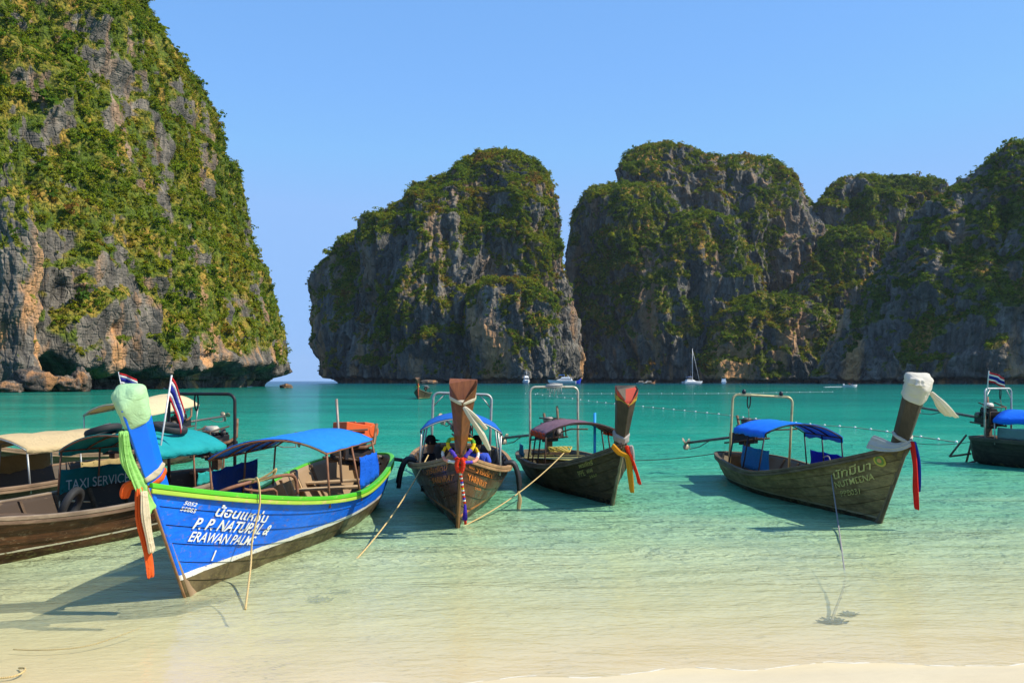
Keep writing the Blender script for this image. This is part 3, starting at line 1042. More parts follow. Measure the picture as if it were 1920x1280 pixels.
        if close_stern and t0 == 0:
            p = self.S(0, 1)
            mb = MB(); mb.box((0.02, 0, p.z + (zz[0] + zz[1]) / 2), (0.09, p.y * 2 + 0.02, zz[1] - zz[0] - 0.004))
            bevel(mb.build('stern_rail', mat, self.root), 0.01)
    def horn(self, mat, top, w=(0.17, 0.40), d=(0.26, 0.36), lean=0.57, cut=(0.06, -0.14), name='prow', lean2=None, capmat=None):
        L, zb = self.L, self.sheer[2]
        rings = []
        n = 12
        z0 = zb - 0.22
        x = L + lean * (z0 - zb)
        prev = z0
        for k in range(n + 1):
            u = k / n
            z = z0 + (top - z0) * u
            ln = lean if lean2 is None else lean + (lean2 - lean) * u
            x += ln * (z - prev); prev = z
            al = math.atan(ln)
            f = Vector((math.cos(al), 0, -math.sin(al))); a = Vector((math.sin(al), 0, math.cos(al)))
            ww = w[0] + (w[1] - w[0]) * u ** 1.7; dd = d[0] + (d[1] - d[0]) * u
            c = Vector((x, 0, z)) - f * dd / 2
            ring = []
            for fx, ly in ((-0.5, -0.5), (-0.5, 0.5), (-0.02, 0.5), (0.5, 0.0), (-0.02, -0.5)):
                p = c + f * dd * fx + Vector((0, ww * ly, 0))
                if k == n:
                    p += a * (cut[0] if fx < 0 else cut[1] if fx > 0.3 else cut[1] * 0.45)
                ring.append(p)
            rings.append(ring)
        self.horn_rings = rings
        mb = MB(); mb.loops(rings)
        o = bevel(mb.build(name, mat, self.root), 0.012)
        # stem post below
        rr = []
        for k in range(9):
            s = k / 8
            p = self.S(1, s); e = Vector((0.02, 0, -0.01))
            rr.append([p + e + Vector((-0.045, -0.030, 0)), p + e + Vector((-0.045, 0.030, 0)), p + e + Vector((-0.012, 0.024, 0)), p + e + Vector((0.015, 0.0, 0)), p + e + Vector((-0.012, -0.024, 0))])
        self.stem_rings = rr
        return o
    def stem(self, mat):
        mb = MB(); mb.loops(self.stem_rings)
        return bevel(mb.build('stem_post', mat, self.root), 0.006)
    def keel_timber(self, mat):
        mb = MB(); rings = []
        for k in range(24):
            t = 0.02 + 0.86 * k / 23
            p = self.S(t, 0)
            rings.append([p + Vector((0, -0.04, -0.05)), p + Vector((0, 0.04, -0.05)), p + Vector((0, 0.05, 0.03)), p + Vector((0, -0.05, 0.03))])
        mb.loops(rings); mb.build('keel', mat, self.root)
    def deck(self, mat, z=0.12, x0=0.35, x1=None, step=0.24):
        x1 = x1 or self.L * 0.86
        x = x0; rng = random.Random(len(self.name))
        while x < x1:
            t = (x + step / 2) / self.L
            y = min(self.y_at(x / self.L, z), self.y_at(min((x + step) / self.L, 1), z), self.y_at(min((x + step) / self.L + 0.03, 1), z)) - 0.045
            if y > 0.05:
                mb = MB(); mb.box((x + step / 2, 0, z + rng.uniform(-0.004, 0.004)), (step - 0.012, 2 * y, 0.022))
                mb.build('deck_board', mat, self.root)
            x += step
    def ribs(self, mat, ts):
        for t in ts:
            for sd in (1, -1):
                mb = MB()
                rings = []
                for k in range(7):
                    s = 0.3 + 0.7 * k / 6
                    p = self.S(t, s); p.y -= 0.035
                    rings.append([Vector((p.x + a, max(p.y + b, 0.01) * sd, p.z)) for a, b in ((-0.025, -0.05), (0.025, -0.05), (0.025, 0.0), (-0.025, 0.0))])
                mb.loops(rings)
                mb.build('rib', mat, self.root)
    def bench(self, mat, x, z=0.38, w=0.22):
        t = x / self.L
        y = self.y_at(t, z) - 0.01
        mb = MB(); mb.box((x, 0, z), (w, 2 * y, 0.035))
        bevel(mb.build('bench', mat, self.root), 0.006)
    def foredeck(self, mat, t0=0.84, t1=0.985, dz=0.10):
        mb = MB(); rows = []
        for k in range(9):
            t = t0 + (t1 - t0) * k / 8
            p = self.S(t, 1)
            rows.append([Vector((p.x, y * max(min(self.y_at(t, p.z - dz), self.y_at(min(t + .02, 1), p.z - dz)) - 0.05, 0.005), p.z - dz)) for y in (-1, -0.5, 0, 0.5, 1)])
        mb.sheet(rows, 0.03); mb.build('foredeck', mat, self.root)
    # fittings ---------------------------------------------------
    def canopy(self, x0, x1, w, ze, zc, cloth, pipe, posts=3, val=0.07, bows=4, seed=0, tilt=0.0, name='canopy', sag=0.03):
        rng = random.Random(seed)
        nx, ny = 15, 19
        rows = []
        for i in range(nx):
            u = i / (nx - 1); x = x0 + (x1 - x0) * u
            row = []
            for j in range(ny):
                v = -1 + 2 * j / (ny - 1)
                z = ze + (zc - ze) * max(1 - abs(v) ** 2.2, 0) + tilt * (u - 0.5)
                z -= sag * math.sin(math.pi * u * (bows - 1)) ** 2 * (0.4 + 0.6 * (1 - v * v))
                row.append(Vector((x + rng.uniform(-.004, .004), v * w, z + rng.uniform(-.003, .003))))
            if val:
                row = [Vector((x, -w - 0.006, row[0].z - val * rng.uniform(.8, 1.15)))] + row + [Vector((x, w + 0.006, row[-1].z - val * rng.uniform(.8, 1.15)))]
            rows.append(row)
        mb = MB(); mb.sheet(rows, 0.008)
        can = mb.build(name, cloth, self.root, smooth=True)
        for k in range(bows):
            u = k / (bows - 1); x = x0 + (x1 - x0) * u
            pts = [Vector((x, (-1 + 2 * j / 14) * (w - 0.01), ze + (zc - ze) * max(1 - abs(-1 + 2 * j / 14) ** 2.2, 0) + tilt * (u - 0.5) - 0.022)) for j in range(15)]
            MB().tube(pts, 0.014, 6).build('canopy_hoop', pipe, can, smooth=True)
        for sd in (-1, 1):
            MB().tube([Vector((x0, sd * (w - 0.012), ze - 0.02 - tilt / 2)), Vector((x1, sd * (w - 0.012), ze - 0.02 + tilt / 2))], 0.013, 6).build('canopy_rail', pipe, can, smooth=True)
        for k in range(posts):
            u = k / max(posts - 1, 1)
            x = x0 + 0.03 + (x1 - x0 - 0.06) * u
            zt = ze - 0.02 + tilt * (u - 0.5)
            for sd in (-1, 1):
                p = self.S(x / self.L, 1)
                MB().tube([Vector((x, sd * (min(p.y, w + .12) - 0.03), p.z - 0.12)), Vector((x, sd * (w - 0.015), zt))], 0.016, 6).build('canopy_post', pipe, self.root, smooth=True)
        return can
    def panel(self, x0, x1, sd, z1, cloth, z0=None, wy=None, name='side_curtain', seed=1):
        rng = random.Random(seed)
        rows = []
        for i in range(13):
            x = x0 + (x1 - x0) * i / 12
            p = self.S(x / self.L, 1)
            zb = (p.z + 0.045) if z0 is None else z0
            y = (p.y - 0.04) if wy is None else wy
            zt = z1 - 0.02 * math.sin(math.pi * ((i / 12 * 3) % 1))
            rows.append([Vector((x, sd * (y + 0.012 * math.sin(i * 1.9 + j)), zb + (zt - zb) * j / 5)) for j in range(6)])
        mb = MB(); mb.sheet(rows, 0.006)
        return mb.build(name, cloth, self.root, smooth=True)
    def arch(self, x, w, top, mat, r=0.024, z0=None, brace=False, rake=0.0):
        z0 = z0 if z0 is not None else self.S(x / self.L, 1).z - 0.15
        rc = 0.13; pts = [Vector((x, -w, z0)), Vector((x + rake * .5, -w, (z0 + top) / 2))]
        for k in range(7):
            q = math.pi * (1 - k / 6 * 0.5)
            pts.append(Vector((x + rake, -w + rc + rc * math.cos(q), top - rc + rc * math.sin(q))))
        for k in range(7):
            q = math.pi * (0.5 - k / 6 * 0.5)
            pts.append(Vector((x + rake, w - rc + rc * math.cos(q), top - rc + rc * math.sin(q))))
        pts += [Vector((x + rake * .5, w, (z0 + top) / 2)), Vector((x, w, z0))]
        o = MB().tube(pts, r, 8).build('arch_frame', mat, self.root, smooth=True)
        if brace:
            for sd in (-1, 1):
                MB().tube([Vector((x + rake, sd * w, top - 0.30)), Vector((x + rake, sd * (w - 0.24), top - 0.02))], 0.014, 6).build('brace', mat, o, smooth=True)
        return o
    def sling(self, x, y, top, mat, drop=0.5):
        """rubber loop and cord that carry the engine's tail when it is lifted"""
        pts = [Vector((x, y + 0.035 * math.sin(q), top - 0.13 - 0.15 * math.cos(q))) for q in [2 * math.pi * k / 16 for k in range(16)]]
        o = MB().tube(pts, 0.014, 6, True).build('rubber_sling', m_plain((0.02, 0.02, 0.02), 0.7), self.root, smooth=True)
        MB().tube([Vector((x, y, top - 0.28)), Vector((x + .03, y + .01, top - 0.28 - drop / 2)), Vector((x, y, top - 0.28 - drop))], 0.008, 5).build('sling_cord', mat, self.root, smooth=True)
    def engine(self, x=0.35, z=None, yaw=0.0, pitch=4.0, tail=3.0, drum=(0.30, 0.30, 0.28), box=None, tiller=True, y=0.0, scale=1.0):
        """automobile engine on a swivel with its long propeller shaft; local -X runs aft along the shaft"""
        z = z if z is not None else self.sheer[0] + 0.38
        bm_, gm = BLACKM(), m_metal((0.16, 0.15, 0.14), 0.5, 0.6, 0.5)
        loc = Matrix.LocRotScale(Vector((x, y, z)), Euler((0, R(pitch), R(yaw))), Vector((scale,) * 3))
        mb = MB()
        mb.box((0, 0, 0), (0.50, 0.24, 0.22)).box((0, 0, 0.15), (0.46, 0.17, 0.12)).box((0.02, 0, -0.15), (0.42, 0.16, 0.12))
        for k in range(6):
            mb.box((-0.2 + 0.08 * k, 0, 0.225), (0.035, 0.15, 0.05))
        mb.box((0.29, 0, 0.02), (0.07, 0.34, 0.34)).box((-0.33, 0, -0.02), (0.18, 0.20, 0.20))
        e = mb.build('engine', bm_, self.root); e.matrix_local = loc
        bevel(e, 0.012)
        MB().lathe([(0.0, -0.05), (0.10, -0.05), (0.12, -0.03), (0.12, 0.04), (0.09, 0.07), (0.0, 0.07)], (0.05, -0.05, 0.30), 'Z').build('air_filter', m_metal(drum, 0.45, 0.4, 0.4), e, smooth=True)
        MB().tube([(0.2, 0.14, 0.05), (-0.1, 0.17, 0.08), (-0.3, 0.17, 0.16), (-0.34, 0.16, 0.48)], 0.030, 8).build('exhaust_pipe', m_metal((0.20, 0.12, 0.07), 0.6, 0.5, 0.8), e, smooth=True)
        MB().lathe([(0.0, -.03), (0.085, -.03), (0.085, .03), (0.0, .03)], (0.36, 0, 0.0), 'X').build('flywheel', gm, e, smooth=True)
        MB().tube([(0.3, -0.13, 0.12), (0.05, -0.20, 0.18), (-0.15, -0.17, 0.02)], 0.022, 6).build('hose', m_plain((0.02, 0.02, 0.02)), e, smooth=True)
        for k, (a, b, c, s_) in enumerate(((0.12, -0.17, 0.05, 0.10), (-0.12, -0.17, 0.08, 0.12), (0.14, 0.17, 0.10, 0.11), (-0.05, 0.10, 0.27, 0.09))):
            MB().lathe([(0.0, -s_ / 2), (s_ * .5, -s_ / 2), (s_ * .55, 0), (s_ * .5, s_ / 2), (0.0, s_ / 2)], (a, b, c), 'Y' if k < 3 else 'Z', 10).build('auxiliary', gm if k % 2 else bm_, e, smooth=True)
        fr = MB()
        for sd in (-1, 1):
            fr.tube([(0.5, sd * 0.13, -0.12), (-0.55, sd * 0.11, -0.14)], 0.022, 6)
            fr.tube([(0.38, sd * 0.19, -0.12), (0.36, sd * 0.19, 0.30), (-0.1, sd * 0.19, 0.36)], 0.016, 6)
        fr.tube([(0.38, -0.19, 0.30), (0.38, 0.19, 0.30)], 0.016, 6)
        fr.build('engine_cradle', m_metal((0.10, 0.07, 0.05), 0.6, 0.5, 0.7), e, smooth=True)
        MB().tube([(-0.4, 0, -0.02), (-tail * .5, 0, -0.03), (-tail, 0, -0.05)], 0.032, 8).build('propeller_shaft', m_metal((0.13, 0.12, 0.11), 0.5, 0.6, 0.5), e, smooth=True)
        MB().tube([(-tail * .62, 0, -0.05), (-tail * .80, 0, -0.17), (-tail * .97, 0, -0.20), (-tail * .97, 0, -0.02)], 0.012, 6).build('skeg', gm, e, smooth=True)
        pr = MB()
        for k in range(3):
            q = 2 * math.pi * k / 3 + 0.4
            rows = []
            for i in range(6):
                rr = 0.03 + 0.135 * i / 5
                wd = 0.055 * math.sin(math.pi * (0.15 + 0.85 * i / 5) * 0.86) + 0.012
                rows.append([Vector((-tail - 0.05 + s_ * wd * 0.55, rr * math.cos(q) - s_ * wd * math.sin(q), -0.05 + rr * math.sin(q) + s_ * wd * math.cos(q))) for s_ in (-1, 0, 1)])
            pr.sheet(rows, 0.008)
        pr.lathe([(0.0, -0.05), (0.03, -0.04), (0.035, 0.03), (0.0, 0.05)], (-tail - 0.05, 0, -0.05), 'X', 10)
        pr.build('propeller', m_metal((0.32, 0.28, 0.20), 0.4, 0.7, 0.4), e, smooth=True)
        if tiller:
            MB().tube([(0.4, 0.05, 0.0), (0.7, 0.06, 0.05), (1.25, 0.08, 0.02)], 0.018, 6).build('tiller', m_metal((0.20, 0.10, 0.05), 0.6, 0.4, 0.6), e, smooth=True)
        if box is not None:
            b = MB(); b.box((0.02, 0, 0.34), (0.60, 0.30, 0.20)).box((-0.22, 0, 0.46), (0.22, 0.26, 0.05)).box((0.12, 0, 0.45), (0.03, 0.3, 0.03))
            b.lathe([(0.0, -0.16), (0.11, -0.16), (0.11, 0.16), (0.0, 0.16)], (-0.30, 0, 0.36), 'Y', 12)
            bevel(b.build('radiator_box', m_paint(box, 0.5, 0.5), e), 0.012)
        # swivel post down to the stern
        zz = self.sheer[0]
        mb = MB(); mb.box((x, y, (z + zz) / 2 - 0.12), (0.14, 0.14, z - zz + 0.16)).box((x, y, zz + 0.0), (0.30, 0.9, 0.07))
        bevel(mb.build('swivel_post', m_wood(*DARKW), self.root), 0.01)
        return e
    # marks ------------------------------------------------------
    def hit(self, px, py):
        o = self.Mi @ Vector((0, 0, EYE))
        d = (self.Mi.to_3x3() @ Vector(((px - 960) / FPX, 1, (HORIZON - py) / FPX))).normalized()
        h = self.bvh.ray_cast(o, d)
        return h[0]
    def letters(self, text, bl, br, tl, mat, shear=0.0, off=0.013, weight=0.0, name='lettering'):
        a, b, c = self.hit(*bl), self.hit(*br), self.hit(*tl)
        if a is None or b is None or c is None:
            print('LETTERS MISS', text, a, b, c); return
        sd = 1 if a.y > 0 else -1
        cu = bpy.data.curves.new('t', 'FONT')
        cu.body = text; cu.shear = shear; cu.offset = weight; cu.resolution_u = 3
        t = bpy.data.objects.new('t', cu); COL.objects.link(t)
        dg = bpy.context.evaluated_depsgraph_get()
        me = bpy.data.meshes.new_from_object(t.evaluated_get(dg))
        bpy.data.objects.remove(t)
        co = np.array([v.co[:2] for v in me.vertices])
        if len(co) == 0: return
        w = co[:, 0].max() - co[:, 0].min()
        x0 = co[:, 0].min(); hgt = 0.70
        for v in me.vertices:
            u, q = (v.co.x - x0) / w, v.co.y / hgt
            p = a + (b - a) * u + (c - a) * q
            r = self.bvh.ray_cast(Vector((p.x, sd * 3.0, p.z)), Vector((0, -sd, 0)))
            if r[0] is not None:
                n = r[1] if r[1].y * sd > 0 else -r[1]
                v.co = r[0] + n * off
            else:
                v.co = p + Vector((0, sd * off, 0))
        me.materials.append(mat)
        return add_obj(name, me, self.root)
    def disc(self, px, py, rpx, mats):
        c = self.hit(px, py); e = self.hit(px + rpx, py)
        if c is None or e is None: return
        r = (e - c).length * 1.0; sd = 1 if c.y > 0 else -1
        for k, (rr, mt) in enumerate(((1.0, mats[0]), (0.72, mats[1]), (0.38, mats[2]))):
            ring = []
            for j in range(20):
                q = 2 * math.pi * j / 20
                h = self.bvh.ray_cast(Vector((c.x + r * rr * math.cos(q), sd * 3, c.z + r * rr * 0.8 * math.sin(q))), Vector((0, -sd, 0)))
                if h[0] is None: return
                n = h[1] if h[1].y * sd > 0 else -h[1]
                ring.append(h[0] + n * (0.013 + 0.003 * k))
            mb = MB(); mb.v = ring; mb.f = [list(range(20))]
            mb.build('emblem', mt, self.root)
    def at(self, px, py, d):
        return self.Mi @ P(px, py, d)

# ------------------------------------------------------------------ cloth, ropes, flags, people
def catenary(a, b, sag=0.1, n=20):
    a, b = Vector(a), Vector(b)
    return [a.lerp(b, k / n) - Vector((0, 0, sag * 4 * (k / n) * (1 - k / n))) for k in range(n + 1)]

def rope(name, pts, r, col, label, group=None, cat='rope', n=7):
    o = MB().tube(pts, r, n).build(name, m_rope(col), None, smooth=True, origin=Vector(pts[0]))
    return tag(o, label, cat, group)

def hang(pts, wid, dep, folds=5, seed=0, n=40, fray=0.0):
    """a gathered length of cloth swept along a path: pleated closed section"""
    rng = random.Random(seed)
    rings, up = [], None
    ph = [rng.uniform(0, 6.28) for _ in range(3)]
    pts = [Vector(p) for p in pts]
    m = len(pts)
    for k, p in enumerate(pts):
        u = k / (m - 1)
        wob = 1 + 0.10 * math.sin(9 * u + ph[2])
        t = (pts[min(k + 1, m - 1)] - pts[max(k - 1, 0)]).normalized()
        if up is None: up = Vector((0, 1, 0)) if abs(t.y) < 0.8 else Vector((1, 0, 0))
        s = t.cross(up).normalized(); up = s.cross(t).normalized()
        i = min(int(u * (len(wid) - 1)), len(wid) - 2); f = u * (len(wid) - 1) - i
        w = wid[i] + (wid[i + 1] - wid[i]) * f; d = dep[i] + (dep[i + 1] - dep[i]) * f
        ring = []
        for j in range(n):
            q = 2 * math.pi * j / n
            mod = 1 + 0.42 * math.sin((folds + 2) * q + ph[0] + 1.5 * u) + 0.22 * math.sin((folds + 6) * q + ph[1] - 2 * u)
            e = Vector((0, 0, 0))
            if k == m - 1: e = t * fray * math.sin(3 * q + ph[2])
            ring.append(p + s * (1.12 * w * wob * math.cos(q) * (0.8 + 0.2 * mod)) + up * (0.62 * d * wob * math.sin(q) * mod) + e)
        rings.append(ring)
    return rings

def spline(ctrl, n=18):
    ctrl = [Vector(c) for c in ctrl]
    out = []
    m = len(ctrl) - 1
    for k in range(n + 1):
        u = k / n * m; i = min(int(u), m - 1); f = u - i
        p0, p1, p2, p3 = ctrl[max(i - 1, 0)], ctrl[i], ctrl[i + 1], ctrl[min(i + 2, m)]
        out.append(0.5 * ((2 * p1) + (p2 - p0) * f + (2 * p0 - 5 * p1 + 4 * p2 - p3) * f * f + (3 * p1 - p0 - 3 * p2 + p3) * f ** 3))
    return out

def wrap_band(boat, u0, u1, grow, seed=0, n=5):
    """cloth wound round the prow timber between two of its sections"""
    rng = random.Random(seed)
    R_ = boat.horn_rings; m = len(R_) - 1
    rings = []
    for k in range(n + 1):
        u = (u0 + (u1 - u0) * k / n) * m; i = min(int(u), m - 1); f = u - i
        ring = [R_[i][j].lerp(R_[i + 1][j], f) for j in range(5)]
        c = sum(ring, Vector()) / 5
        out = []
        for j in range(5):
            a, b = ring[j], ring[(j + 1) % 5]
            for h in (0.0, 0.33, 0.67):
                p = a.lerp(b, h); dd = (p - c)
                out.append(p + dd.normalized() * (grow * rng.uniform(0.35, 1.6)) + Vector((0, 0, rng.uniform(-0.016, 0.016))))
        rings.append(out)
    if u1 >= 1.0:      # the cloth closes over the end of the timber
        c = sum(rings[-1], Vector()) / len(rings[-1])
        ax = (c - sum(rings[0], Vector()) / len(rings[0])).normalized()
        last = rings[-1]
        rings.append([c + (p - c) * 0.80 + ax * 0.035 for p in last])
        rings.append([c + (p - c) * 0.35 + ax * 0.055 for p in last])
    return rings

def flag(base, top, label, wave, width=0.62, height=0.40, hang_=0.0, seed=0, pole_col=(0.55, 0.55, 0.52)):
    base, top = Vector(base), Vector(top)
    root = empty('flag', Matrix.Translation(base)); tag(root, label, 'flag', 'red, white and blue striped flags')
    MB().tube([Vector((0, 0, 0)), top - base], 0.014, 8).build('pole', m_metal(pole_col, 0.4, 0.3, 0.2), root, smooth=True)
    d = (top - base).normalized()
    bands = [(0, 1, (0.62, 0.03, 0.035)), (1, 2, (0.82, 0.80, 0.76)), (2, 4, (0.03, 0.04, 0.30)), (4, 5, (0.82, 0.80, 0.76)), (5, 6, (0.62, 0.03, 0.035))]
    wave = Vector(wave).normalized(); side = wave.cross(Vector((0, 0, 1))).normalized()
    for a, b, c in bands:
        rows = []
        for i in range(19):
            u = i / 18
            r = []
            for q in (a / 6, (a + b) / 12, b / 6):
                p = (top - base) - d * (0.02 + q * height) + wave * (width * u * (1 - 0.45 * hang_))
                p += side * (0.05 * math.sin(u * 9 + q * 2 + seed) * u ** 0.5) - Vector((0, 0, hang_ * width * u * (0.35 + 0.65 * u)))
                r.append(p)
            rows.append(r)
        MB().sheet(rows, 0.004).build('stripe', m_cloth(c, 0.3, 0.8, 0.15), root, smooth=True)
    return root

def skin_mesh(name, verts, edges, radii, mat, parent=None, sub=2, m=None):
    me = bpy.data.meshes.new(name)
    me.from_pydata([tuple(v) for v in verts], edges, [])
    o = add_obj(name, me, parent, mat, m)
    sk = o.modifiers.new('skin', 'SKIN'); sk.use_smooth_shade = True
    for i, r in enumerate(radii):
        rr = r if hasattr(r, '__len__') else (r, r)
        me.skin_vertices[0].data[i].radius = rr
        me.skin_vertices[0].data[i].use_root = (i == 0)
    s = o.modifiers.new('sub', 'SUBSURF'); s.levels = sub; s.render_levels = sub
    return o
# ------------------------------------------------------------------ the moored boats
WHITE_PAINT = m_paint((0.74, 0.74, 0.68), 0.5, 0.45, (0.03, 0.13, 0.50), 22.0)

def fit_out(b, hullmat, inner, wood, deckmat, railmat, rubmat=None, nplank=6, ribs=True, deck_x1=None):
    b.build_hull(hullmat, inner, nplank)
    b.keel_timber(wood)
    b.rail('gunwale', railmat, (-0.035, 0.042), (-0.012, 0.040))
    b.rail('rub_rail', rubmat or railmat, (0.010, 0.036), (-0.062, -0.014))
    b.deck(deckmat, x1=deck_x1)
    if ribs:
        b.ribs(wood, [0.12 + 0.075 * k for k in range(10)])
    b.foredeck(deckmat)

# ---- blue boat in front
blue = Boat('longtail_boat', 'bright blue longtail boat with a green gunwale and white lettering, nearest the beach', W(350, 1118), (-0.065, -0.998),
            L=9.3, beam=0.92, sheer=(0.80, 0.53, 1.20), keel=-0.26, rake=0.78, roll=3.5, sp=1.7)
BLUE = (0.003, 0.150, 0.80)
hm = m_hull('blue_hull', BLUE, (0.003, 0.115, 0.62), (0.13, 0.095, 0.045), (0.70, 0.68, 0.60), 0.20, 0.055, False, 0.55, (0.20, 0.12, 0.06), 0.42)
fit_out(blue, hm, m_paint((0.30, 0.20, 0.11), 0.7, 0.4), m_wood(*DARKW), m_wood(*TANW, axis='Y'), m_paint((0.085, 0.46, 0.02), 0.45, 0.5, (0.50, 0.36, 0.15)), m_paint((0.34, 0.50, 0.05), 0.5, 0.9, (0.55, 0.36, 0.15), 4.0))
blue.horn(m_paint(BLUE, 0.4, 0.35, (0.16, 0.08, 0.04), 4.0), 1.98, (0.15, 0.27), (0.25, 0.31), 0.62, (0.02, -0.06))
blue.stem(hm)
MB().tube([p_[3] + Vector((0.004, 0, 0)) for p_ in blue.stem_rings], 0.016, 6).build('stem_edge', m_wood((0.22, 0.11, 0.05), (0.34, 0.19, 0.09), axis='Z'), blue.root, smooth=True)
for x in (1.4, 2.6): blue.bench(m_wood(*TANW, axis='Y'), x, 0.46, 0.3)
rustpipe = m_metal((0.24, 0.11, 0.06), 0.6, 0.3, 0.8)
blue.canopy(2.8, 5.7, 0.80, 1.22, 1.44, m_cloth((0.02, 0.24, 0.86), 0.18, 0.6, 0.15), rustpipe, posts=3, val=0.0, bows=5, seed=2)
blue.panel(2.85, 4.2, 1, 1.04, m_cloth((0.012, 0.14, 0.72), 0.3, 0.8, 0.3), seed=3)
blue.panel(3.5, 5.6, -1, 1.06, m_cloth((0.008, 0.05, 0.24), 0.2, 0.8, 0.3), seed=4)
blue.engine(0.85, 0.92, yaw=-30, pitch=-10, tail=2.1, scale=1.15, drum=(0.20, 0.12, 0.08), box=(0.62, 0.10, 0.02), tiller=False)
MB().tube([(2.2, 0.1, 0.5), (2.2, 0.1, 1.9)], 0.022, 8).build('pole', m_metal((0.30, 0.24, 0.2), 0.5, 0.4, 0.5), blue.root, smooth=True)
# boarding rail by the bow and the white handrail amidships
for (x0, x1, y, h) in ((6.15, 7.5, 0.18, 0.24),):
    z = 0.72
    MB().tube(spline([(x1, y - .25, z + .20), (x1 - .1, y, z + h + .04), (x0 + .3, y + .2, z + h + .05), (x0, y + .30, z + h), (x0 - .02, y + .32, z + .02)], 16), 0.022, 7).build('boarding_rail', rustpipe, blue.root, smooth=True)
    MB().tube(spline([(x1 - .5, y + .02, z), (x1 - .5, y + .02, z + h)], 4), 0.018, 7).build('boarding_rail', rustpipe, blue.root, smooth=True)
    MB().tube(spline([(x0 + .75, y + .28, z - .05), (x0 + .75, y + .28, z + h - .08), (x0 + 1.1, y + .2, z + h - .05), (x0 + 1.3, y + .1, z + h)], 10), 0.018, 7).build('boarding_rail', rustpipe, blue.root, smooth=True)
MB().tube(spline([(3.9, -0.15, 0.2), (3.9, -0.15, 0.72), (3.75, -0.2, 0.86), (3.2, -0.45, 0.80)], 14), 0.02, 7).build('hand_rail', m_paint((0.62, 0.52, 0.36), 0.5, 0.5), blue.root, smooth=True)
for k in range(3):
    MB().box((3.35 - k * 0.42, -0.62, 0.36), (0.05, 0.34, 0.5), (0.35, 0, 0)).build('frame_knee', m_wood(*TANW, axis='Z'), blue.root)
cream = WHITE_PAINT
blue.letters('5052', (342, 945), (366, 949), (345, 938), cream, 0.2, weight=0.012)
blue.letters('50883', (335.5, 956), (365, 961), (338, 948), cream, 0.2, weight=0.012)
blue.letters('น้อนแหม่ม', (401.5, 966), (499, 979), (406, 948), cream, 0.25, weight=0.018)
blue.letters('P. P. NATURAL &', (358, 990), (500, 1001.5), (366, 969), cream, 0.3, weight=0.02)
blue.letters('ERAWAN PALMS', (350, 1013.5), (469, 1021), (356, 995), cream, 0.3, weight=0.016)
blue.letters('1', (394, 1049.5), (400.5, 1050), (398, 1030), cream, 0.3, weight=0.02)

def scarf_top(boat, name, rings, mat, label, m=None):
    mb = MB()
    for r in (rings if isinstance(rings[0][0], list) else [rings]):
        mb.loops(r)
    o = mb.build(name, mat, None, smooth=True, m=boat.M)
    s_ = o.modifiers.new('sub', 'SUBSURF'); s_.levels = 1; s_.render_levels = 1
    return tag(o, label, 'cloth', 'scarves tied to the prows')

lime = m_cloth((0.52, 0.80, 0.42), 0.3, 0.85, 0.25)
scarf_top(blue, 'prow_scarf', [wrap_band(blue, 0.74, 1.0, 0.016, 5, 6)], lime, 'pale green cloth wound round the top of the blue prow')
hp = blue.horn_rings[9][3]
scarf_top(blue, 'prow_scarf', [hang(spline([hp + Vector((0.03, -0.02, 0.02)), hp + Vector((-0.08, -0.05, -0.25)), hp + Vector((-0.27, -0.03, -0.55)), hp + Vector((-0.38, 0.02, -0.74))]), [0.035, 0.06, 0.075, 0.12], [0.03, 0.04, 0.045, 0.03], 5, 3, fray=0.02),
                               hang(spline([hp + Vector((0.04, -0.05, 0.02)), hp + Vector((-0.04, -0.08, -0.22)), hp + Vector((-0.16, -0.07, -0.42))]), [0.03, 0.045, 0.04], [0.03, 0.035, 0.02], 5, 4)],
          m_cloth((0.40, 0.78, 0.22), 0.35, 0.85, 0.2), 'light green scarf hanging down the blue prow')
bt = Vector((blue.L, 0, blue.sheer[2]))
scarf_top(blue, 'prow_scarf', [wrap_band(blue, 0.18, 0.24, 0.022, 7, 3),
                               hang(spline([bt + Vector((0.12, -0.03, 0.02)), bt + Vector((0.13, -0.04, -0.3)), bt + Vector((0.09, 0.0, -0.62)), bt + Vector((0.08, 0.01, -0.84))]), [0.04, 0.05, 0.05, 0.055], [0.03, 0.035, 0.03, 0.025], 5, 8, fray=0.02),
                               hang(spline([bt + Vector((0.10, -0.06, 0.05)), bt + Vector((0.18, -0.12, 0.02)), bt + Vector((0.16, -0.16, -0.08))]), [0.03, 0.05, 0.03], [0.03, 0.04, 0.02], 4, 9)],
          m_cloth((0.85, 0.15, 0.03), 0.35, 0.85, 0.2), 'orange ribbon knotted round the foot of the blue prow')
scarf_top(blue, 'prow_scarf', [wrap_band(blue, 0.25, 0.32, 0.020, 11, 3),
                               hang(spline([bt + Vector((0.16, 0.03, -0.02)), bt + Vector((0.17, 0.04, -0.28)), bt + Vector((0.13, 0.06, -0.6))]), [0.05, 0.06, 0.05], [0.035, 0.04, 0.03], 7, 12, fray=0.02)],
          m_cloth((0.72, 0.62, 0.42), 0.3, 0.9, 0.35), 'faded cream ribbon hanging beside the orange one on the blue prow')

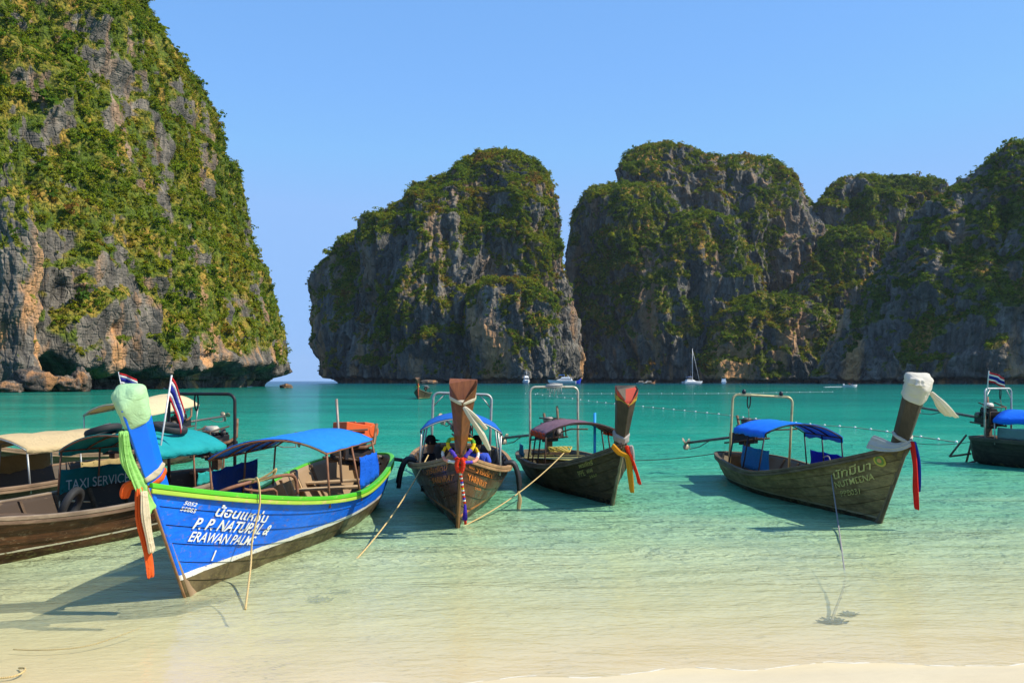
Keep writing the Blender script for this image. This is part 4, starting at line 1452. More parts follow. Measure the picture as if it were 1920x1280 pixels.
# ---- varnished brown boat, bow on
brown = Boat('longtail_boat', 'dark varnished longtail boat facing the beach bow on, with orange lettering', W(858, 990), (0.05, -0.999),
             L=9.0, sheer=(0.72, 0.66, 1.14), keel=-0.26, rake=0.82, roll=-2.2, beam=0.97)
hm = m_hull('varnished_hull', (0.150, 0.048, 0.014), (0.070, 0.024, 0.009), (0.050, 0.018, 0.008), (0.55, 0.16, 0.025), 0.16, 0.05, True, 0.25, (0.36, 0.10, 0.02), 0.28, 0.0)
fit_out(brown, hm, m_paint((0.05, 0.035, 0.025), 0.6, 0.3), m_wood(*DARKW), m_wood(*DARKW, axis='Y'), m_wood((0.26, 0.14, 0.06), (0.40, 0.24, 0.11)))
brown.horn(m_wood((0.15, 0.050, 0.020), (0.24, 0.085, 0.030), 0.35, 'Z'), 2.00, (0.15, 0.39), (0.20, 0.30), 0.57, (0.10, -0.20))
brown.stem(m_wood((0.24, 0.10, 0.04), (0.33, 0.15, 0.06), 0.4, 'Z'))
brown.bench(m_wood(*DARKW, axis='Y'), 4.2, 0.36, 0.5); brown.bench(m_wood(*DARKW, axis='Y'), 5.6, 0.36, 0.4)
brown.canopy(3.4, 6.5, 0.68, 1.37, 1.58, m_cloth((0.02, 0.15, 0.55), 0.2, 0.6, 0.3), GALV(), posts=3, val=0.05, bows=4, seed=5)
brown.arch(2.0, 0.62, 1.93, GALV(), 0.028, brace=True)
brown.sling(2.0, -0.2, 1.93, m_rope((0.4, 0.35, 0.25)))
brown.engine(0.5, 1.05, yaw=10, pitch=5, tail=2.6)
oran = m_paint((0.74, 0.21, 0.03), 0.5, 0.15, (0.16, 0.07, 0.03), 25.0)
for sd, t_, (a, b, c) in ((1, 'วารินรัตน์', ((891, 885), (921, 897), (891, 874))), (1, 'YARINRAT', ((876, 899), (909, 914.5), (876, 887))), (1, '2550', ((889, 916), (900, 919), (889.5, 912))),
                          (1, '053', ((878, 876), (888, 880), (878, 871))),
                          (-1, 'วารินรัตน์', ((801, 889), (840, 880), (800, 879))), (-1, 'YARINRAT', ((812, 906), (851, 900), (811, 895)))):
    brown.letters(t_, a, b, c, oran, 0.0, weight=0.012)
# white bands on the prow head and the scarf
mb = MB(); rr = brown.horn_rings
for j in (1, 4):
    pass
scarf_top(brown, 'prow_scarf', [wrap_band(brown, 0.86, 0.92, 0.014, 21, 3)], m_cloth((0.72, 0.66, 0.50), 0.3, 0.9, 0.25), 'cream cloth band round the head of the brown prow')
hp = rr[10][3]
scarf_top(brown, 'prow_scarf', [hang(spline([hp + Vector((0.03, 0.02, 0.03)), hp + Vector((0.05, 0.16, -0.17)), hp + Vector((0.0, 0.28, -0.34)), hp + Vector((-0.05, 0.40, -0.56))], 22), [0.03, 0.085, 0.105, 0.05], [0.03, 0.05, 0.055, 0.03], 6, 22, 32),
                                hang(spline([hp + Vector((0.03, 0.03, 0.02)), hp + Vector((0.06, 0.20, -0.12)), hp + Vector((0.02, 0.34, -0.27))], 16), [0.03, 0.07, 0.045], [0.03, 0.04, 0.03], 5, 23, 28)],
          m_cloth((0.74, 0.68, 0.52), 0.35, 0.9, 0.15), 'cream scarf blowing to the side of the brown prow')
# flower garland
gl = empty('flower_garland', brown.M @ Matrix.Translation(Vector((brown.L, 0, brown.sheer[2])) * 0.16) @ Matrix.Scale(0.84, 4)); tag(gl, 'bright flower garland with a long tassel on the brown prow', 'garland')
gc = Vector((brown.L, 0, brown.sheer[2]))
def bead_loop(pts, r, cols, name='garland_loop'):
    seg = max(2, len(pts) // len(cols))
    for k, c in enumerate(cols):
        q = pts[k * seg:(k + 1) * seg + 1] if k < len(cols) - 1 else pts[k * seg:]
        if len(q) < 2: continue
        rad = [r * (1 + 0.18 * math.sin(i * 2.4)) for i in range(len(q))]
        MB().tube(q, rad, 9).build(name, m_cloth(c, 0.1, 0.95, 0.3), gl, smooth=True)
RED, YEL, WHT, VIO, PNK = (0.75, 0.05, 0.02), (0.75, 0.50, 0.02), (0.75, 0.72, 0.66), (0.10, 0.06, 0.45), (0.75, 0.30, 0.22)
for sd in (-1, 1):
    pts = spline([gc + Vector((0.10, sd * 0.02, -0.16)), gc + Vector((0.12, sd * 0.10, 0.02)), gc + Vector((0.05, sd * 0.21, 0.16)), gc + Vector((-0.02, sd * 0.20, 0.26)), gc + Vector((-0.05, sd * 0.12, 0.28))], 30)
    bead_loop(pts, 0.032, [RED, VIO, YEL, (0.10, 0.35, 0.05), YEL])
    pts = spline([gc + Vector((0.12, sd * 0.05, -0.10)), gc + Vector((0.02, sd * 0.24, -0.08)), gc + Vector((-0.10, sd * 0.30, 0.03)), gc + Vector((-0.10, sd * 0.25, 0.14))], 24)
    bead_loop(pts, 0.026, [VIO if sd > 0 else WHT, PNK, WHT, YEL])
    pts = spline([gc + Vector((0.16, sd * 0.02, -0.02)), gc + Vector((0.16, sd * 0.055, -0.13)), gc + Vector((0.13, sd * 0.02, -0.26))], 14)
    bead_loop(pts, 0.038, [RED])
zz = -0.26
for k in range(16):
    c = (YEL, WHT, RED, WHT, RED, VIO, WHT, RED)[k % 8]
    MB().lathe([(0.0, -0.022), (0.026, -0.012), (0.026, 0.012), (0.0, 0.022)], gc + Vector((0.14 - 0.022 * k * 0.9, 0.01 + 0.006 * k, zz - 0.036 * k)), 'Z', 10).build('bead', m_cloth(c, 0.1, 0.9, 0.2), gl, smooth=True)
tl_ = gc + Vector((0.14 - 0.022 * 16 * 0.9, 0.01 + 0.1, zz - 0.036 * 16))
g = MB(); g.loops(hang([tl_, tl_ + Vector((-0.02, 0.005, -0.10)), tl_ + Vector((-0.03, 0.01, -0.26))], [0.02, 0.05, 0.075], [0.02, 0.04, 0.05], 7, 30, fray=0.015)); g.build('tassel', m_cloth((0.06, 0.03, 0.40), 0.2, 0.9, 0.2), gl, smooth=True)
g = MB(); g.loops(hang([tl_ + Vector((-0.03, 0.01, -0.2)), tl_ + Vector((-0.04, 0.02, -0.34))], [0.03, 0.035], [0.03, 0.03], 5, 31)); g.build('tassel', m_cloth(RED, 0.2, 0.9, 0.2), gl, smooth=True)
rub = m_plain((0.018, 0.018, 0.020), 0.55, 0.4)
def fender(boat, x, sd, label, dz=0.0):
    p = boat.S(x / boat.L, 1); p.y *= sd
    o = Vector((0, sd * 0.10, 0))
    pts = spline([p + Vector((0, -sd * .10, 0.05)), p + Vector((0, sd * .06, 0.07)), p + o * 1.6 + Vector((0, 0, -.14)), p + o * 2.0 + Vector((0, 0, -.38 + dz))], 16)
    mb = MB(); mb.tube(pts, 0.042, 10)
    t = mb.build('tyre_strip', rub, None, smooth=True, m=boat.M)
    tag(t, label, 'fender', 'rubber fenders over the gunwales')
fender(brown, 4.9, 1, 'black rubber fender on the sunlit side of the brown boat, nearer its stern')
fender(brown, 5.25, 1, 'black rubber fender on the sunlit side of the brown boat, nearer its bow', -0.06)
fender(brown, 4.9, -1, 'black rubber fender on the shaded side of the brown boat, nearer its stern')
fender(brown, 5.3, -1, 'black rubber fender on the shaded side of the brown boat, nearer its bow', -0.06)

# ---- weathered dark boat with the torn canopy
torn = Boat('longtail_boat', 'weathered dark longtail boat with a torn canopy and faded yellow lettering', W(1148, 948), (0.15, -0.989),
            L=7.6, sheer=(0.50, 0.48, 1.12), keel=-0.26, rake=0.80, beam=0.92)
hm = m_hull('tarred_hull', (0.105, 0.076, 0.036), (0.046, 0.034, 0.017), (0.024, 0.019, 0.010), None, 0.10, 0.0, True, 0.35, (0.17, 0.13, 0.07), 0.6)
fit_out(torn, hm, m_paint((0.10, 0.08, 0.05), 0.7, 0.3), m_wood(*DARKW), m_wood((0.22, 0.17, 0.11), (0.34, 0.27, 0.18), axis='Y'), m_wood((0.10, 0.075, 0.045), (0.18, 0.14, 0.09)))
torn.horn(m_wood((0.050, 0.036, 0.022), (0.085, 0.060, 0.035), 0.5, 'Z'), 1.90, (0.20, 0.36), (0.24, 0.32), 0.50, (0.10, -0.14))
torn.stem(m_wood((0.20, 0.16, 0.09), (0.30, 0.25, 0.15), 0.6, 'Z'))
torn.bench(m_wood(*DARKW, axis='Y'), 3.0, 0.34, 0.35)
torn.canopy(2.9, 4.6, 0.78, 1.16, 1.38, m_cloth((0.22, 0.13, 0.16), 0.2, 0.9, 0.7), m_metal((0.05, 0.04, 0.035), 0.6, 0.4, 0.5), posts=4, val=0.05, bows=4, seed=7, sag=0.06)
torn.panel(2.95, 4.55, -1, 1.17, m_cloth((0.62, 0.10, 0.03), 0.3, 0.9, 0.5), z0=1.04, wy=0.79, name='torn_valance', seed=8)
torn.panel(2.95, 4.55, 1, 1.17, m_cloth((0.62, 0.10, 0.03), 0.3, 0.9, 0.5), z0=1.05, wy=0.79, name='torn_valance', seed=9)
torn.arch(1.5, 0.56, 2.06, m_metal((0.50, 0.47, 0.36), 0.4, 0.5, 0.4), 0.028)
rag = MB()
rag.loops(hang([Vector((1.5, -0.18, 2.09)), Vector((1.5, 0.0, 2.085)), Vector((1.5, 0.20, 2.10))], [0.03, 0.06, 0.03], [0.05, 0.07, 0.03], 7, 40))
for k in range(9):
    y = -0.16 + 0.04 * k
    rag.loops(hang([Vector((1.5, y, 2.07)), Vector((1.53, y + .01, 1.98)), Vector((1.52, y - .01, 1.98 - 0.15 * abs(math.sin(k * 1.9)))) ], [0.02, 0.018, 0.008], [0.012, 0.01, 0.006], 3, 50 + k, 8))
o = rag.build('frayed_cloth', m_cloth((0.50, 0.49, 0.45), 0.2, 0.95, 0.4), None, smooth=True, m=torn.M); tag(o, 'frayed grey rag lashed over the pipe arch of the weathered dark boat', 'cloth')
torn.engine(0.9, 0.98, yaw=30, pitch=-5, tail=1.7, drum=(0.25, 0.24, 0.22))
MB().tube([(1.4, 0.12, 1.15), (1.35, 0.10, 1.62)], 0.03, 7).build('exhaust_stack', m_metal((0.25, 0.20, 0.13), 0.6, 0.4, 0.7), torn.root, smooth=True)
torn.panel(1.7, 2.5, -1, 0.80, m_cloth((0.02, 0.14, 0.22), 0.2, 0.8, 0.4), seed=10)
MB().tube([(4.25, 0.3, 0.4), (4.1, 0.34, 1.55)], 0.028, 8).build('blue_pole', m_paint((0.02, 0.30, 0.70), 0.5, 0.3), torn.root, smooth=True)
yl = m_paint((0.46, 0.42, 0.12), 0.6, 0.25, (0.08, 0.07, 0.03), 28.0)
torn.letters('ช.วิชาพรพงษ์', (1061, 870.5), (1107, 859.5), (1060, 861), yl, 0, weight=0.012)
torn.letters('053', (1114, 857), (1130, 853.5), (1112.5, 848), yl, 0, weight=0.014)
torn.letters('พรภัทรี', (1087, 877), (1113, 870), (1085, 869), yl, 0, weight=0.012)
torn.letters('PPE', (1088, 893), (1099, 890), (1083, 883), yl, 0)
torn.letters('พีพี', (1102, 886.5), (1113, 883.5), (1100, 880.5), yl, 0)
torn.letters('2550', (1107, 896), (1120, 892), (1105.5, 891), yl, 0)
for j, (u0, u1, c) in enumerate(((0.955, 0.992, (0.50, 0.06, 0.03)), (0.90, 0.945, (0.42, 0.27, 0.03)))):
    mb = MB(); mb.loops(wrap_band(torn, u0, u1, 0.004, 60 + j, 2)); mb.build('painted_band', m_paint(c, 0.5, 0.4), torn.root)
tb = Vector((torn.L, 0, torn.sheer[2]))
scarf_top(torn, 'prow_scarf', [wrap_band(torn, 0.20, 0.36, 0.03, 66, 4), hang(spline([tb + Vector((0.06, 0.10, 0.0)), tb + Vector((0.05, 0.14, -0.25)), tb + Vector((0.02, 0.13, -0.40))]), [0.07, 0.07, 0.05], [0.05, 0.05, 0.03], 6, 67)],
          m_cloth((0.42, 0.38, 0.34), 0.2, 0.9, 0.4), 'faded white and violet cloth knotted round the weathered dark prow')
scarf_top(torn, 'prow_scarf', [hang(spline([tb + Vector((0.10, 0.02, 0.0)), tb + Vector((0.10, 0.10, -0.22)), tb + Vector((0.04, 0.22, -0.48)), tb + Vector((0.0, 0.28, -0.66))]), [0.05, 0.055, 0.05, 0.06], [0.04, 0.04, 0.035, 0.03], 5, 68, fray=0.02)],
          m_cloth((0.80, 0.06, 0.02), 0.35, 0.85, 0.15), 'red scarf hanging from the weathered dark prow')
scarf_top(torn, 'prow_scarf', [hang(spline([tb + Vector((0.02, -0.20, 0.0)), tb + Vector((0.10, -0.10, -0.12)), tb + Vector((0.10, 0.04, -0.20)), tb + Vector((0.05, 0.10, -0.50)), tb + Vector((0.02, 0.14, -0.80))], 22), [0.05, 0.06, 0.05, 0.045, 0.04], [0.03, 0.04, 0.035, 0.03, 0.02], 5, 69, fray=0.03)],
          m_cloth((0.80, 0.38, 0.03), 0.35, 0.85, 0.2), 'yellow orange scarf behind the red one on the weathered dark prow')

# ---- grey green boat at the right
grey = Boat('longtail_boat', 'weathered grey green longtail boat with a bright blue canopy and yellow lettering', W(1650, 980), (0.06, -1.0),
            L=8.4, sheer=(0.52, 0.39, 1.24), keel=-0.26, rake=0.80, roll=-3.0, beam=0.97, sp=1.5)
hm = m_hull('grey_green_hull', (0.300, 0.220, 0.088), (0.150, 0.108, 0.046), (0.050, 0.036, 0.018), (0.28, 0.24, 0.14), 0.06, 0.03, True, 0.45, (0.20, 0.10, 0.05), 0.65)
fit_out(grey, hm, m_paint((0.14, 0.11, 0.07), 0.7, 0.3), m_wood(*DARKW), m_wood((0.25, 0.18, 0.11), (0.38, 0.28, 0.17), axis='Y'), m_wood((0.10, 0.07, 0.04), (0.17, 0.12, 0.07)))
grey.horn(m_wood((0.060, 0.040, 0.024), (0.10, 0.068, 0.040), 0.6, 'Z'), 2.12, (0.22, 0.30), (0.28, 0.34), 0.56, (0.02, -0.05))
grey.stem(m_wood((0.09, 0.065, 0.04), (0.15, 0.11, 0.07), 0.6, 'Z'))
grey.bench(m_wood(*DARKW, axis='Y'), 4.9, 0.32, 0.3)
bp = m_metal((0.02, 0.025, 0.04), 0.5, 0.3, 0.3)
grey.canopy(2.1, 4.15, 0.76, 1.17, 1.39, m_cloth((0.012, 0.20, 0.88), 0.22, 0.6, 0.12), bp, posts=3, val=0.10, bows=4, seed=9)
grey.panel(2.15, 4.1, 1, 0.80, m_cloth((0.010, 0.03, 0.45), 0.25, 0.8, 0.25), seed=11)
grey.panel(1.9, 3.7, -1, 0.82, m_cloth((0.03, 0.20, 0.42), 0.25, 0.8, 0.3), wy=0.50, z0=0.35, seed=12)
ym = m_metal((0.50, 0.43, 0.22), 0.45, 0.35, 0.35)
grey.arch(1.55, 0.66, 1.88, ym, 0.028)
for y in (-0.42, 0.40):
    MB().lathe([(0.0, 0), (0.045, 0), (0.045, 0.05), (0.03, 0.09), (0.0, 0.10)], (1.55, y, 1.905), 'Z', 10).build('lamp', m_plain((0.02, 0.02, 0.025), 0.3), grey.root, smooth=True)
    MB().box((1.55, y, 1.89), (0.05, 0.28, 0.05)).build('lamp_board', ym, grey.root)
grey.sling(1.55, -0.30, 1.88, m_rope((0.2, 0.17, 0.12)), 0.4)
grey.engine(0.55, 0.98, yaw=38, pitch=-9, tail=1.7, drum=(0.10, 0.10, 0.11))
yl2 = m_paint((0.62, 0.54, 0.18), 0.6, 0.2, (0.20, 0.16, 0.08), 28.0)
grey.letters('นัทมีนา', (1565, 898), (1634, 879), (1563, 883), yl2, 0, weight=0.008)
grey.letters('NUTMEENA', (1569, 914), (1641, 898), (1565, 902.5), yl2, 0, weight=0.004)
grey.letters('PPB031', (1579, 930), (1614, 925), (1576, 919.5), yl2, 0, weight=0.0)
grey.disc(1650, 863, 10.5, (m_paint((0.55, 0.45, 0.06), 0.6, 0.4), m_paint((0.16, 0.26, 0.05), 0.6, 0.4), m_paint((0.60, 0.30, 0.10), 0.6, 0.4)))
white = m_cloth((0.74, 0.69, 0.58), 0.3, 0.9, 0.25)
scarf_top(grey, 'prow_scarf', [wrap_band(grey, 0.74, 1.0, 0.040, 71, 9), hang(spline([grey.horn_rings[12][0].lerp(grey.horn_rings[12][3], .5) + Vector((-0.02, 0, -0.04)), grey.horn_rings[12][0].lerp(grey.horn_rings[12][3], .5) + Vector((0.0, 0.0, 0.06))], 4), [0.20, 0.15], [0.17, 0.12], 5, 72)],
          white, 'thick white cloth wound round the head of the dark prow at the right')
hp = grey.horn_rings[10][2]
scarf_top(grey, 'prow_scarf', [hang(spline([hp + Vector((0.02, 0.05, 0.03)), hp + Vector((0.06, 0.16, -0.10)), hp + Vector((0.0, 0.32, -0.24)), hp + Vector((-0.05, 0.42, -0.30))], 18), [0.03, 0.08, 0.11, 0.12], [0.03, 0.05, 0.05, 0.03], 6, 73, fray=0.03)],
          white, 'white scarf end blowing off the wrapped prow at the right')
gb = Vector((grey.L, 0, grey.sheer[2]))
scarf_top(grey, 'prow_scarf', [wrap_band(grey, 0.22, 0.28, 0.03, 74, 2), hang(spline([gb + Vector((0.08, 0.06, 0.08)), gb + Vector((-0.05, -0.10, -0.02)), gb + Vector((-0.25, -0.20, -0.03)), gb + Vector((-0.62, -0.30, 0.02))], 18), [0.05, 0.06, 0.08, 0.10], [0.03, 0.03, 0.025, 0.02], 5, 75)],
          m_cloth((0.55, 0.53, 0.46), 0.3, 0.9, 0.3), 'grey white cloth draped over the bow of the grey green boat')
scarf_top(grey, 'prow_scarf', [hang(spline([gb + Vector((0.08, 0.03, 0.08)), gb + Vector((0.10, 0.09, -0.25)), gb + Vector((0.05, 0.14, -0.58)), gb + Vector((0.02, 0.19, -0.92))], 18), [0.05, 0.05, 0.06, 0.07], [0.03, 0.03, 0.03, 0.02], 4, 76, fray=0.02)],
          m_cloth((0.62, 0.03, 0.02), 0.35, 0.85, 0.15), 'long red scarf hanging from the bow of the grey green boat')
scarf_top(grey, 'prow_scarf', [hang(spline([gb + Vector((0.06, 0.07, 0.08)), gb + Vector((0.06, 0.16, -0.20)), gb + Vector((0.02, 0.20, -0.50)), gb + Vector((0.0, 0.22, -0.66))], 18), [0.04, 0.045, 0.045, 0.035], [0.03, 0.03, 0.03, 0.02], 4, 77)],
          m_cloth((0.02, 0.06, 0.42), 0.3, 0.85, 0.2), 'blue scarf hanging behind the red one at the bow of the grey green boat')

# ---- brown planked boat at the left with the teal canopy
teal = Boat('longtail_boat', 'dark brown planked longtail boat with a teal canopy beside the blue boat', (-7.41, 9.25), (-0.28, -0.96),
            L=9.3, sheer=(0.62, 0.50, 1.25), keel=-0.28, rake=0.84, beam=0.95)
hm = m_hull('brown_plank_hull', (0.145, 0.056, 0.024), (0.062, 0.028, 0.014), (0.095, 0.034, 0.015), (0.60, 0.55, 0.44), 0.13, 0.022, True, 0.5, (0.32, 0.22, 0.14), 0.5, 0.0)
fit_out(teal, hm, m_paint((0.055, 0.035, 0.022), 0.7, 0.3), m_wood(*DARKW), m_wood((0.25, 0.18, 0.11), (0.38, 0.28, 0.17), axis='Y'), m_wood((0.20, 0.14, 0.09), (0.32, 0.24, 0.16)), m_wood((0.12, 0.07, 0.04), (0.20, 0.13, 0.08)))
teal.horn(m_wood((0.14, 0.075, 0.04), (0.22, 0.12, 0.07), 0.6, 'Z'), 2.2)
teal.stem(m_wood((0.14, 0.09, 0.05), (0.22, 0.14, 0.08), 0.6, 'Z'))
TEAL = m_cloth((0.02, 0.36, 0.36), 0.22, 0.6, 0.3)
tc = teal.xb
teal.canopy(tc - 7.1, tc - 5.35, 0.86, 1.17, 1.42, TEAL, rustpipe, posts=3, val=0.09, bows=4, seed=13)
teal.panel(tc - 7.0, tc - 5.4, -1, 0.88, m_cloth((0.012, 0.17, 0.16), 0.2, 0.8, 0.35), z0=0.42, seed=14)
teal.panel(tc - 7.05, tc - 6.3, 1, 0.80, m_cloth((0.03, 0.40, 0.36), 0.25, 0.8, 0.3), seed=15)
teal.arch(tc - 7.7, 0.64, 1.98, BLACKM(), 0.028)
teal.sling(tc - 7.7, -0.1, 1.98, m_rope((0.5, 0.45, 0.3)), 0.7)
teal.engine(0.35, 1.05, yaw=-10, pitch=2, tail=2.2, drum=(0.5, 0.48, 0.4))
teal.bench(m_wood(*DARKW, axis='Y'), tc - 4.2, 0.36, 0.3)
# lettering on the curtain
cu = bpy.data.curves.new('t', 'FONT'); cu.body = 'TAXI SERVICE'
t_ = bpy.data.objects.new('t', cu); COL.objects.link(t_)
me = bpy.data.meshes.new_from_object(t_.evaluated_get(bpy.context.evaluated_depsgraph_get())); bpy.data.objects.remove(t_)
wmax = max(v.co.x for v in me.vertices)
for v in me.vertices:
    x = tc - 5.5 - v.co.x / wmax * 1.35
    y = -(teal.S(x / teal.L, 1).y - 0.075)
    v.co = Vector((x, y, 0.56 + v.co.y / 0.7 * 0.15))
me.materials.append(m_paint((0.50, 0.56, 0.54), 0.7, 0.5, (0.05, 0.18, 0.17), 25.0)); add_obj('lettering', me, teal.root)
def tyre(m, label, r=0.22, rr=0.048):
    rings = []
    for k in range(28):
        q = 2 * math.pi * k / 28
        c = Vector((math.cos(q), math.sin(q), 0))
        rings.append([c * (r + a) + Vector((0, 0, h)) for a, h in ((-rr, -rr * .8), (-rr * .4, -rr), (rr * .8, -rr), (rr * 1.1, -rr * .5), (rr * 1.1, rr * .5), (rr * .8, rr), (-rr * .4, rr), (-rr, rr * .8))])
    o = MB().loops(rings, False, True).build('tyre', m_plain((0.025, 0.025, 0.025), 0.7), None, smooth=True, m=m)
    tag(o, label, 'tyre', 'old tyres on the boats')
tyre(teal.M @ Matrix.Translation((tc - 5.7, -0.36, 1.45)) @ Euler((0.3, 0, 0)).to_matrix().to_4x4(), 'old tyre lying on the teal canopy, on its shaded slope')
tyre(teal.M @ Matrix.Translation((tc - 6.4, 0.30, 1.47)) @ Euler((-0.22, 0, 0)).to_matrix().to_4x4(), 'old tyre lying on the teal canopy, on its sunlit slope')
tyre(teal.M @ Matrix.Translation((tc - 5.0, -0.35, 0.40)) @ Euler((1.2, 0, 0.3)).to_matrix().to_4x4(), 'old tyre propped inside the brown boat below the teal canopy', 0.24)

# ---- tan canopy boat behind it, mostly hidden
tan = Boat('longtail_boat', 'longtail boat with a tan canopy at the left edge, behind the teal canopy', (-9.9, 11.9), (-0.28, -0.96), L=9.0, sheer=(0.6, 0.5, 1.2), rake=0.84)
hm = m_hull('plain_brown_hull', (0.16, 0.09, 0.05), (0.08, 0.05, 0.03), (0.06, 0.035, 0.02), None, 0.08, 0.0, True, 0.4, (0.25, 0.17, 0.10), 0.6)
fit_out(tan, hm, m_paint((0.09, 0.07, 0.05), 0.7, 0.3), m_wood(*DARKW), m_wood((0.25, 0.18, 0.11), (0.38, 0.28, 0.17), axis='Y'), m_wood((0.20, 0.12, 0.07), (0.30, 0.20, 0.12)), ribs=False)
tan.horn(m_wood((0.14, 0.075, 0.04), (0.22, 0.12, 0.07), 0.6, 'Z'), 2.2); tan.stem(m_wood((0.14, 0.09, 0.05), (0.22, 0.14, 0.08), 0.6, 'Z'))
TAN = m_cloth((0.66, 0.50, 0.27), 0.25, 0.85, 0.25)
tc = tan.xb
tan.canopy(tc - 6.9, tc - 4.4, 0.86, 1.10, 1.30, TAN, GALV(), posts=3, val=0.08, bows=4, seed=17)
tan.panel(tc - 6.8, tc - 4.6, -1, 0.86, m_cloth((0.34, 0.23, 0.09), 0.2, 0.9, 0.4), z0=0.4, seed=18)
tan.panel(tc - 6.8, tc - 5.6, 1, 0.80, m_cloth((0.42, 0.30, 0.12), 0.2, 0.9, 0.4), z0=0.45, seed=19)
tan.engine(0.6, 1.0, yaw=-8, pitch=3, tail=2.6, drum=(0.2, 0.19, 0.18))

# ---- boat with the raised cream roof, further out
crm = Boat('longtail_boat', 'longtail boat with a raised cream roof seen past the blue prow', (-11.3, 19.7), (-0.28, -0.96), L=9.0, sheer=(0.6, 0.5, 1.2), rake=0.84)
fit_out(crm, hm, m_paint((0.09, 0.07, 0.05), 0.7, 0.3), m_wood(*DARKW), m_wood(*TANW, axis='Y'), m_wood((0.20, 0.12, 0.07), (0.30, 0.20, 0.12)), ribs=False)
crm.horn(m_wood((0.14, 0.075, 0.04), (0.22, 0.12, 0.07), 0.6, 'Z'), 2.2); crm.stem(m_wood((0.14, 0.09, 0.05), (0.22, 0.14, 0.08), 0.6, 'Z'))
tc = crm.xb
crm.canopy(tc - 7.2, tc - 5.0, 0.95, 1.45, 1.74, m_cloth((0.80, 0.64, 0.38), 0.3, 0.85, 0.15), GALV(), posts=2, val=0.0, bows=3, seed=21, tilt=-0.22)
crm.engine(0.5, 1.05, yaw=6, pitch=3, tail=2.6)

# ---- boat cut by the right edge, stern towards us
east = Boat('longtail_boat', 'dark longtail boat cut by the right edge with its engine and shaft towards the middle', (17.0, 19.6), (0.55, -0.835), L=9.0, sheer=(0.70, 0.62, 1.2), rake=0.84, beam=0.98)
hm = m_hull('dark_green_hull', (0.050, 0.045, 0.030), (0.025, 0.024, 0.018), (0.02, 0.018, 0.012), None, 0.08, 0.0, True, 0.3, (0.13, 0.10, 0.06), 0.6)
fit_out(east, hm, m_paint((0.10, 0.07, 0.05), 0.7, 0.3), m_wood(*DARKW), m_wood((0.40, 0.18, 0.08), (0.52, 0.26, 0.12), axis='Y'), m_wood((0.06, 0.05, 0.035), (0.11, 0.09, 0.06)))
east.horn(m_wood((0.06, 0.04, 0.024), (0.10, 0.068, 0.04), 0.6, 'Z'), 2.2); east.stem(m_wood((0.09, 0.065, 0.04), (0.15, 0.11, 0.07), 0.6, 'Z'))
east.canopy(0.95, 3.9, 0.80, 1.22, 1.46, m_cloth((0.012, 0.17, 0.82), 0.22, 0.6, 0.12), GALV(), posts=3, val=0.10, bows=4, seed=23)
east.panel(1.05, 3.8, -1, 1.02, m_cloth((0.20, 0.30, 0.30), 0.4, 0.5, 0.3), seed=24)
east.arch(0.62, 0.62, 2.0, GALV(), 0.026, brace=True)
east.sling(0.62, 0.1, 2.0, m_rope((0.2, 0.18, 0.12)), 0.4)
east.engine(0.35, 1.20, yaw=-28, pitch=4, tail=3.2, drum=(0.62, 0.58, 0.5), scale=1.15)
cr = MB()
for a, b in (((-0.15, -0.2, 0.75), (-0.55, -0.35, 0.15)), ((-0.55, -0.35, 0.15), (-0.05, -0.15, 0.25)), ((-0.15, 0.1, 0.7), (-0.35, 0.1, -0.05)), ((-0.35, 0.1, -0.05), (0.0, 0.0, 0.05))):
    cr.tube([a, b], 0.03, 6)
cr.build('boarding_ladder', m_metal((0.16, 0.12, 0.09), 0.6, 0.4, 0.6), east.root, smooth=True)

# ---- longtail boat coming in, further out
far = Boat('longtail_boat', 'small longtail boat heading in, beyond the brown boat', W(785, 748), (-0.02, -1), L=9.5, sheer=(0.7, 0.65, 1.25), rake=0.84, beam=0.98)
far.build_hull(m_hull('far_hull', (0.10, 0.07, 0.035), (0.05, 0.04, 0.02), (0.03, 0.02, 0.012), (0.5, 0.45, 0.2), 0.10, 0.06, True, 0.3, (0.25, 0.2, 0.1), 0.6), m_wood(*DARKW), 5, True, 16)
far.rail('gunwale', m_wood((0.10, 0.08, 0.05), (0.18, 0.14, 0.09)), (-0.035, 0.06), (-0.02, 0.06), n=20)
far.deck(m_wood(*TANW, axis='Y'), step=0.6)
far.horn(m_wood((0.14, 0.075, 0.04), (0.22, 0.12, 0.07), 0.6, 'Z'), 2.4, (0.24, 0.5)); far.stem(m_wood((0.5, 0.06, 0.03), (0.4, 0.05, 0.03), 0.6, 'Z'))
far.canopy(3.5, 5.8, 0.8, 1.45, 1.7, m_cloth((0.10, 0.12, 0.12), 0.1, 0.9, 0.3), BLACKM(), posts=3, val=0.05, bows=3)
far.engine(0.6, 1.2, tail=2.6)
scarf_top(far, 'prow_scarf', [wrap_band(far, 0.25, 0.34, 0.06, 91, 2)], m_cloth((0.55, 0.85, 0.10), 0.3, 0.9, 0.1), 'lime green cloth on the bow of the small boat heading in')
fb = Vector((far.L, 0, far.sheer[2]))
scarf_top(far, 'prow_scarf', [hang([fb + Vector((0.2, 0.02, 0.9)), fb + Vector((0.2, 0.12, 0.4)), fb + Vector((0.1, 0.02, -0.1)), fb + Vector((0.0, 0.05, -0.9))], [0.06, 0.12, 0.1, 0.09], [0.06, 0.08, 0.07, 0.05], 5, 92)],
          m_cloth((0.75, 0.16, 0.08), 0.3, 0.9, 0.1), 'red scarf down the bow of the small boat heading in')
